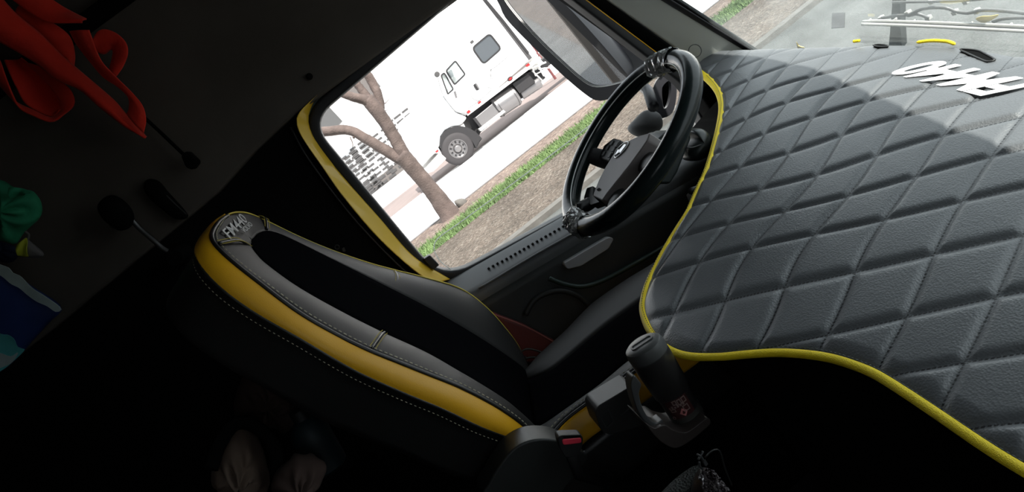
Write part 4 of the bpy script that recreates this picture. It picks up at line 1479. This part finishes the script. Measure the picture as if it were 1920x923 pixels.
# gear lever in plastic film, mesh seat corner
YG = .95
gl_ = empty('gear_lever', A(*onY(1330, 930, YG)[:2], FLOOR), 'dark gear lever still wrapped in shiny crumpled plastic film', 'gear lever')
pillow('knob', pts([(1298, 925), (1306, 895), (1318, 878), (1336, 884), (1352, 905), (1366, 935), (1340, 965), (1305, 955)], YG), (0, -1, .2), .035, mat('knob_brown', (.035, .026, .026), .35), gl_)
r_ = np.random.default_rng(4)
n_, m_ = 26, 16
e_a, e_b = spline(pts([(1309, 893), (1318, 882), (1334, 879)], YG - .042), n_), spline(pts([(1322, 930), (1342, 926), (1366, 918)], YG - .05), n_)
V = []
for i in range(m_):
    t = i / (m_ - 1)
    V += list(e_a * (1 - t) + e_b * t + np.stack([r_.normal(0, .0012, n_), r_.normal(-.004, .004, n_), r_.normal(0, .0012, n_)], 1))
fo_ = mesh('clear_film', V, grid_f(m_, n_), M['film'], gl_, smooth=False)
solid(fo_, .0006)
for L in ([(1309, 862), (1316, 851), (1318, 846)], [(1307, 852), (1314, 856), (1319, 864), (1322, 872)], [(1311, 866), (1312, 874), (1317, 880)]):
    tube('film_tie', spline(pts(L, YG - .03), 10), .0018, M['holder'], gl_, 6)
prism('film_tab', pts([(1319, 868), (1323, 862), (1328, 870), (1324, 875)], YG - .035), (0, .002, 0), M['holder'], gl_)
tube('lever_rod', [A(*onY(1335, 930, YG + .0)), A(onY(1335, 930, YG)[0] + .01, YG + .01, FLOOR)], .014, M['soft_black'], gl_)
tube('film_fold', spline(pts([(1322, 858), (1334, 846), (1346, 843), (1352, 852), (1360, 880), (1372, 910)], YG - .01), 20), .0012, M['shell'], gl_, 6)
ms = pillow('mesh_cushion', pts([(1225, 950), (1252, 912), (1285, 884), (1308, 872), (1316, 884), (1306, 910), (1300, 960), (1250, 990)], 1.0), (0, -1, .4), .03, M['mesh_cloth'])
tag(ms, 'corner of a grey mesh cloth cushion beside the film-wrapped gear lever', 'cushion')

# ================================================================== HANGING THINGS ON THE SIDE WALL
YH = 1.96
rg = empty('red_garment', onY(60, 60, YH), 'orange-red garment with loose looped straps hanging on the side wall', 'garment')


def cloth(name, a, c, ya, yb, m, parent, bul=.012, n=40, th=.004):
    pa = spline([onY(*q, ya if np.isscalar(ya) else ya[i]) for i, q in enumerate(a)], n)
    pb = spline([onY(*q, yb if np.isscalar(yb) else yb[i]) for i, q in enumerate(c)], n)
    nb = 12
    rows = []
    for j in range(nb + 1):
        u = j / nb
        w = np.sin(np.linspace(0, 7, n) + u * 2) * .003
        rows.append(pa * (1 - u) + pb * u + np.array([0, -1, 0])[None] * (bul * math.sin(math.pi * u) + w)[:, None])
    o = mesh(name, np.array(rows).reshape(-1, 3), grid_f(nb + 1, n), m, parent, smooth=True)
    return solid(o, th, 0)


cloth('body', [(-10, -20), (30, 25), (75, 62), (112, 100), (140, 125), (175, 155), (215, 190), (242, 222), (262, 243), (275, 257)],
      [(-60, 30), (-10, 72), (30, 95), (70, 120), (105, 148), (150, 168), (185, 198), (210, 218), (240, 240), (274, 258)], YH, YH - .03, M['red_cloth'], rg, .02, 50)
cloth('strap', [(168, 56), (176, 78), (192, 115), (222, 148), (250, 176), (268, 200), (274, 226), (270, 250)],
      [(132, 58), (144, 82), (165, 110), (192, 142), (222, 162), (242, 182), (243, 204), (238, 214)], YH - .05, YH - .035, M['red_cloth'], rg, .006)
cloth('strap', [(176, 72), (186, 58), (200, 55), (220, 63), (236, 80), (239, 100), (231, 124), (219, 143)],
      [(178, 92), (186, 98), (196, 100), (206, 92), (212, 96), (211, 112), (208, 124), (206, 134)], YH - .01, YH + .02, M['red_cloth'], rg, .01)
cloth('strap', [(0, 112), (22, 170), (38, 202), (62, 216), (96, 228), (120, 213), (138, 196), (134, 172), (112, 150), (70, 122)],
      [(-30, 130), (0, 160), (28, 190), (60, 206), (94, 220), (113, 209), (117, 200), (106, 174), (88, 152), (50, 118)], YH - .01, YH + .01, M['red_cloth'], rg, .004)
cloth('lining', [(8, 112), (30, 160), (50, 196), (95, 218), (112, 206)], [(40, 108), (64, 128), (88, 152), (106, 176), (116, 198)], YH + .03, YH + .04, M['red_cloth'], rg, -.02)
cloth('sleeve', [(60, -30), (108, 6), (135, 22), (163, 36)], [(0, -20), (55, 22), (95, 42), (155, 42)], YH + .02, YH, M['red_cloth'], rg, .01)
cloth('lining', [(45, 5), (95, 40), (128, 66), (139, 100), (138, 128)], [(30, 25), (75, 62), (110, 98), (128, 112), (136, 130)], YH + .05, YH + .03, M['red_cloth'], rg, .01)
gb = empty('green_bag', onY(35, 400, YH), 'crumpled green cloth bag hanging on the side wall above the blue printed cushion', 'bag')
pillow('bag', pts([(-30, 340), (0, 337), (25, 350), (40, 356), (62, 358), (77, 383), (76, 405), (58, 424), (42, 440), (29, 458), (8, 452), (-30, 440)], YH), (0, 1, 0), .035, M['green_cloth'], gb, lump=.012)
cloth('fold', [(18, 352), (36, 352), (58, 360)], [(20, 372), (34, 366), (46, 364)], YH - .045, YH - .04, M['green_cloth'], gb, .006)
tg = empty('yellow_pouch', onY(50, 468, YH), 'small yellow and grey cloth pouch hanging under the green bag', 'pouch')
cloth('yellow_flap', [(32, 460), (48, 446), (52, 458)], [(34, 478), (44, 481), (54, 480)], YH - .012, YH - .01, M['lime'], tg, .004)
pillow('grey_pouch', pts([(45, 446), (56, 452), (81, 474), (76, 482), (55, 482), (47, 468)], YH), (0, 1, 0), .014, M['grey_cloth'], tg)
tube('cord', spline(pts([(52, 450), (54, 440), (47, 434)], YH), 10), .003, M['grey_cloth'], tg, 6)
nv = pillow('navy_cloth', pts([(-20, 448), (10, 455), (30, 464), (34, 480), (20, 492), (0, 490), (-20, 480)], YH + .065), (0, 1, 0), .014, M['navy'], lump=.003)
tag(nv, 'dark navy cloth bunched between green bag and blue printed cushion', 'cloth')
bp_ = empty('printed_cushion', onY(50, 600, YH), 'blue cushion printed with pale cloud shapes hanging at the side wall', 'cushion')
outl = pts([(-60, 470), (0, 500), (32, 520), (62, 540), (114, 577), (92, 605), (60, 640), (30, 675), (0, 697), (-60, 720)], YH)
pillow('cushion', outl, (0, 1, 0), .03, M['print_blue'], bp_, n=60, power=.25)
prism('cloud_print', spline(pts([(-40, 478), (0, 496), (16, 502), (24, 512), (38, 518), (60, 540), (85, 556), (114, 578), (105, 585), (88, 574), (68, 565), (50, 552), (36, 540), (20, 532), (0, 516), (-30, 505)], YH - .033), 60, True), (0, .003, 0), M['print_white'], bp_)
prism('cloud_print', spline(pts([(-40, 610), (0, 626), (14, 628), (26, 636), (32, 650), (44, 655), (45, 658), (24, 678), (2, 695), (-40, 712)], YH - .034), 50, True), (0, .003, 0), M['print_cyan'], bp_)
prism('cloud_print', spline(pts([(-30, 655), (0, 662), (20, 668), (34, 660), (22, 680), (0, 690), (-30, 700)], YH - .0355), 40, True), (0, .003, 0), M['print_white'], bp_)
# hanging strap, belt slider, reading lamp
hs = empty('hanging_strap', onY(300, 250, 1.99), 'thin black hanging strap with a block end below the red garment', 'strap')
tube('strap', spline(pts([(262, 212), (300, 247), (345, 290)], 1.99), 20), .0045, M['soft_black'], hs, 8)
prism('end_block', rounded(pts([(338, 290), (352, 282), (374, 303), (362, 319), (348, 314)], 1.975), .006, 3), (0, .03, 0), M['soft_black'], hs, bevel=.004)
bs = empty('belt_slider', onY(300, 360, 2.0), 'black seat belt slider fixed to the side wall above the seat', 'belt slider')
pillow('slider', pts([(270, 345), (280, 335), (298, 340), (315, 360), (345, 393), (352, 408), (330, 410), (300, 388), (276, 365)], 2.03), (0, 1, 0), .02, M['soft_black'], bs, power=.3)
tube('edge', spline(pts([(312, 366), (330, 384), (350, 402)], 2.005), 10), .0015, M['panel_grey'], bs, 6)
lm = empty('reading_lamp', onY(250, 430, 1.98), 'black gooseneck reading lamp with a shiny stem on the side wall', 'lamp')
pillow('lamp_head', pts([(184, 386), (196, 370), (214, 366), (236, 380), (250, 402), (246, 424), (226, 432), (205, 420), (190, 404)], 1.97), (0, 1, 0), .03, M['soft_black'], lm, power=.4)
tube('stem', spline(pts([(244, 408), (262, 428), (290, 452), (306, 466), (330, 478)], 1.98), 20), .0065, M['chrome_dark'] if 'chrome_dark' in M else mat('chrome_dark', (.12, .12, .12), .25, metal=.6), lm, 10)
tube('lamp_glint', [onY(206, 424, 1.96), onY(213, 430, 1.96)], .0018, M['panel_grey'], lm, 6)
lathe('wall_mount', onY(332, 480, 2.0), (0, 1, 0), [(-.03, .02), (-.02, .026), (.06, .026)], M['soft_black'], lm, 18)
gp = empty('pillar_hanger', onY(640, 466, 2.03), 'small grey ring and clip on the dark pillar above the seat edge', 'clip')
tube('ring', [onY(632 + 4 * math.cos(a), 463 + 4 * math.sin(a), 2.06) for a in np.linspace(0, 6.28, 17)[:-1]], .0014, M['panel_grey'], gp, 6, True)
prism('clip', pts([(641, 466), (645, 464), (648, 471), (643, 472)], 2.06), (0, .006, 0), M['panel_grey'], gp)

# ================================================================== BUNK AND WHAT LIES ON IT
bn = empty('bunk', (-.9, 1.0, FLOOR), 'black padded bunk along the back wall behind the driver seat', 'bunk')
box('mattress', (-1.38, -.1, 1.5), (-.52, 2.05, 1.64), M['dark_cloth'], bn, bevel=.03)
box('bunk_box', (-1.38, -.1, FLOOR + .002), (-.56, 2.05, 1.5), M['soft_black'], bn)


def on_bunk(px, py):
    return onZ(px, py, 1.70)


bz = 1.9
d1_ = pillow('beige_bag', pts([(398, 900), (400, 870), (412, 830), (440, 800), (468, 805), (490, 840), (502, 880), (505, 905), (480, 925), (430, 925)], 1.55), (0, 1, .2), .09, M['beige'], lump=.02)
tag(d1_, 'pale beige rounded bag lying in the dark behind the driver seat', 'bag')
hd = tube('bag_strap', spline(pts([(395, 880), (410, 835), (440, 795), (480, 800), (515, 840), (520, 900)], 1.45), 30), .014, M['soft_black'], d1_, 8, flat=(A(0, 1, 0), .4))
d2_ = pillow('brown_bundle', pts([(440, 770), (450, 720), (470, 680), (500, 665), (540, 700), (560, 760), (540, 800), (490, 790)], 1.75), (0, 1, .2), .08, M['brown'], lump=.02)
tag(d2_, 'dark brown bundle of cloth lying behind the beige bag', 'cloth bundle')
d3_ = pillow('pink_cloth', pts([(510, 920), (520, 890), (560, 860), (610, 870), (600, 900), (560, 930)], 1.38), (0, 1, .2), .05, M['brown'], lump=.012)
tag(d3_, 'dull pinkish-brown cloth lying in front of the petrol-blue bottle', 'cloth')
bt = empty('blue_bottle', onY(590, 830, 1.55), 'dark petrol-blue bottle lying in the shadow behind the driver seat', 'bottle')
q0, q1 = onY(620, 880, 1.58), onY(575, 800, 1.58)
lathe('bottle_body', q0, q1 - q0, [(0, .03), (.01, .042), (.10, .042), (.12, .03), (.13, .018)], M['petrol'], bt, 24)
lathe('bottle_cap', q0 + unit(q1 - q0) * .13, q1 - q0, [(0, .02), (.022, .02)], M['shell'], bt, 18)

# ================================================================== OUTSIDE OF THE CAB: MIRROR, WIPER, LEAVES, CARGO BODY
MN = unit([-.78, -.625, -.06])
MP = onY(1060, 85, 2.46)
mp = lambda px, py, h=0.0: onP(px, py, MP + MN * h, MN)
dm_ = empty('door_mirror', mp(1080, 100, -.1), 'large black door mirror outside the driver window reflecting ground and grey bodywork', 'mirror')
gl_px = [(905, -95), (935, -25), (952, 10), (1000, 66), (1050, 115), (1098, 156), (1126, 163), (1168, 154), (1177, 147), (1165, 137), (1125, 97), (1070, 43), (1010, -18), (950, -90)]
ho_px = [(880, -100), (915, -30), (936, 8), (950, 36), (1000, 88), (1060, 145), (1097, 176), (1118, 188), (1142, 185), (1174, 166), (1182, 152), (1172, 134), (1130, 84), (1080, 28), (1040, -14), (985, -95)]
gi = spline([mp(*q, .0) for q in gl_px], 80, True)
go_ = spline([mp(*q, .012) for q in ho_px], 80, True)
# housing: bowl behind the glass
V, F = [], []
lv = [(gi, 0.0, 1.0), (spline([mp(*q, .010) for q in gl_px], 80, True), .0, 1.0), (go_, 0, 1), (go_, -.05, 1.0), (go_, -.09, .9), (go_, -.12, .65)]
for L, off, s in lv:
    c = L.mean(0)
    V += [c + (p - c) * s + MN * off for p in L]
F = grid_f(len(lv), 80, 0, True) + [tuple(range(80 * (len(lv) - 1), 80 * len(lv)))]
mesh('mirror_housing', V, F, M['mirror_black'], dm_, smooth=True).modifiers.new('edge', 'EDGE_SPLIT').split_angle = .9
gs = spline([mp(*q, .002) for q in gl_px], 80, True)
prism('mirror_glass', gs, -MN * .004, M['mirror'], dm_)
tube('lit_glass_rim', spline([mp(*q, .006) for q in gl_px[1:9]], 60), .0028, M['off_white'], dm_, 6)  # off-white tube stands in for the lit edge of the glass
arm = spline([mp(*q, -.10) for q in [(1030, -60), (1070, -20), (1110, 20), (1150, 55), (1192, 88), (1230, 118), (1240, 140), (1214, 150), (1182, 142), (1160, 118), (1118, 70), (1062, 10), (1010, -50)]], 60, True)
prism('mirror_arm', arm, -MN * .06, M['mirror_grey'], dm_, bevel=.02, seg=3)
tube('arm_bracket', [mp(1180, 140, -.06), onY(1215, 170, 2.3), onY(1225, 200, 2.2)], .018, M['mirror_black'], dm_)
sm = ring('small_mirror_housing', spline(pts([(1241, 168), (1248, 155), (1257, 152), (1258, 175), (1252, 198), (1244, 202)], 2.42), 30, True), spline(pts([(1222, 172), (1236, 145), (1262, 138), (1268, 175), (1260, 212), (1232, 222), (1220, 205)], 2.42), 30, True), (.03, .05, 0), M['mirror_black'], dm_)
prism('small_mirror_glass', spline(pts([(1240, 168), (1248, 154), (1258, 151), (1259, 175), (1253, 199), (1243, 203)], 2.43), 30, True), (0, .006, 0), M['mirror'], sm)
pillow('mirror_foot', pts([(1178, 242), (1190, 224), (1212, 206), (1236, 214), (1240, 238), (1222, 252), (1196, 256)], 2.34), (0, 1, 0), .04, M['grey_panel'], dm_, power=.4)
# grey flank of the vehicle's own cargo body, seen in the mirror
cg = empty('cargo_body', (-5, 1.0, 1.0), 'glossy grey cargo body behind the cab, seen only reflected in the door mirror', 'cargo body')
box('side_panel', (-9, -.2, .9), (-1.7, 2.22, 3.9), M['cab_grey'], cg, bevel=.04)
for x in (-8.2, -6.9, -2.6):
    for y in (.0, 1.9):
        lathe('wheel', A(x, y, .52), (0, 1, 0), [(0, .3), (0, .46), (.05, .52), (.28, .52), (.32, .3)], M['tyre'], cg, 32)
struct(box('cab_wall', (-1.5, 2.185, .6), (-.16, 2.21, 3.2), M['cab_grey'], bevel=.01))
struct(box('cab_chassis_ground', (-9, .3, .0), (.9, 1.8, .9), M['arch_black']))

# wiper
gx = lambda px, py, off=.0: onP(px, py, A(wx(1.85) + .006 + off, 0, 1.85), unit([1, 0, .42]))
wi = empty('wiper', gx(1760, 45, .03), 'grey windscreen wiper with twin-bar frame resting on the outside of the windscreen', 'wiper')
tube('blade', spline([gx(1616, 44.5, .02), gx(1720, 48, .02), gx(1840, 54, .02), gx(1955, 60, .02)], 30), .0035, M['wiper_light'], wi, 8)
tube('blade_frame', spline([gx(1618, 40, .03), gx(1650, 38.5, .03), gx(1760, 42, .03), gx(1860, 46, .03), gx(1955, 50, .03)], 30), .003, M['wiper_light'], wi, 8)
tube('blade_body', spline([gx(1622, 42, .028), gx(1720, 45, .028), gx(1840, 50, .028), gx(1955, 55, .028)], 30), .0035, M['wiper'], wi, 8)
b = MB()
for x, y in ((1627, 39.5), (1675, 38), (1711, 40.5), (1768, 43), (1818, 45), (1892, 47.5)):
    tube('claw', [gx(x - 3, y + 3, .03), gx(x + 6, y - 4, .035)], .0028, M['wiper_light'], wi, 6)
for L, r in (([(1654, 33), (1680, 29), (1705, 27), (1730, 16), (1770, 14), (1792, 21), (1815, 24), (1840, 19), (1880, 20), (1950, 28)], .0045), ([(1702, 29), (1720, 26), (1742, 33)], .0045), ([(1862, 40), (1880, 35), (1910, 33), (1950, 33)], .0045), ([(1674, 4), (1730, 3), (1800, 1), (1860, -4)], .0035)):
    tube('wiper_arm', spline([gx(*q, .06) for q in L], 40), r, M['wiper'], wi, 8, flat=(A(1, 0, .4), .7))
b = MB()
for x, y in ((1653, 33), (1703, 23), (1741, 33), (1791, 22), (1832, 20), (1747, 2), (1812, 2)):
    p = gx(x, y, .065)
    box('pivot', p - A(.006, .006, .005), p + A(.006, .006, .005), M['wiper_light'], wi, bevel=.002)
pv = prism('dark_upright', [gx(*q, .085) for q in [(1666, 90), (1670, 45), (1674, -10), (1688, -10), (1688, 45), (1691, 92)]], (.02, 0, .005), mat('upright_grey', (.06, .07, .07), .5))  # plain dark upright band set just outside the glass
tag(pv, 'dark grey upright band outside the windscreen crossing behind the wiper', 'post')
for nm, L, off, lab in (('fallen_leaf', [(1829, 35), (1840, 30), (1858, 29), (1873, 27), (1862, 36), (1848, 42), (1840, 42)], .045, 'large pale yellow dead leaf caught on the wiper frame'),
                        ('fallen_leaf', [(1493, 78), (1496, 84), (1503, 87), (1509, 89), (1502, 92), (1496, 92)], .02, 'small yellow dead leaf at the corner of the windscreen')):
    lf = pillow(nm, [gx(*q, off) for q in L], (1, .2, .4), .002, M['leaf'], None, n=30, rings=5)
    tag(lf, lab, 'leaf', 'dead leaves outside the windscreen')
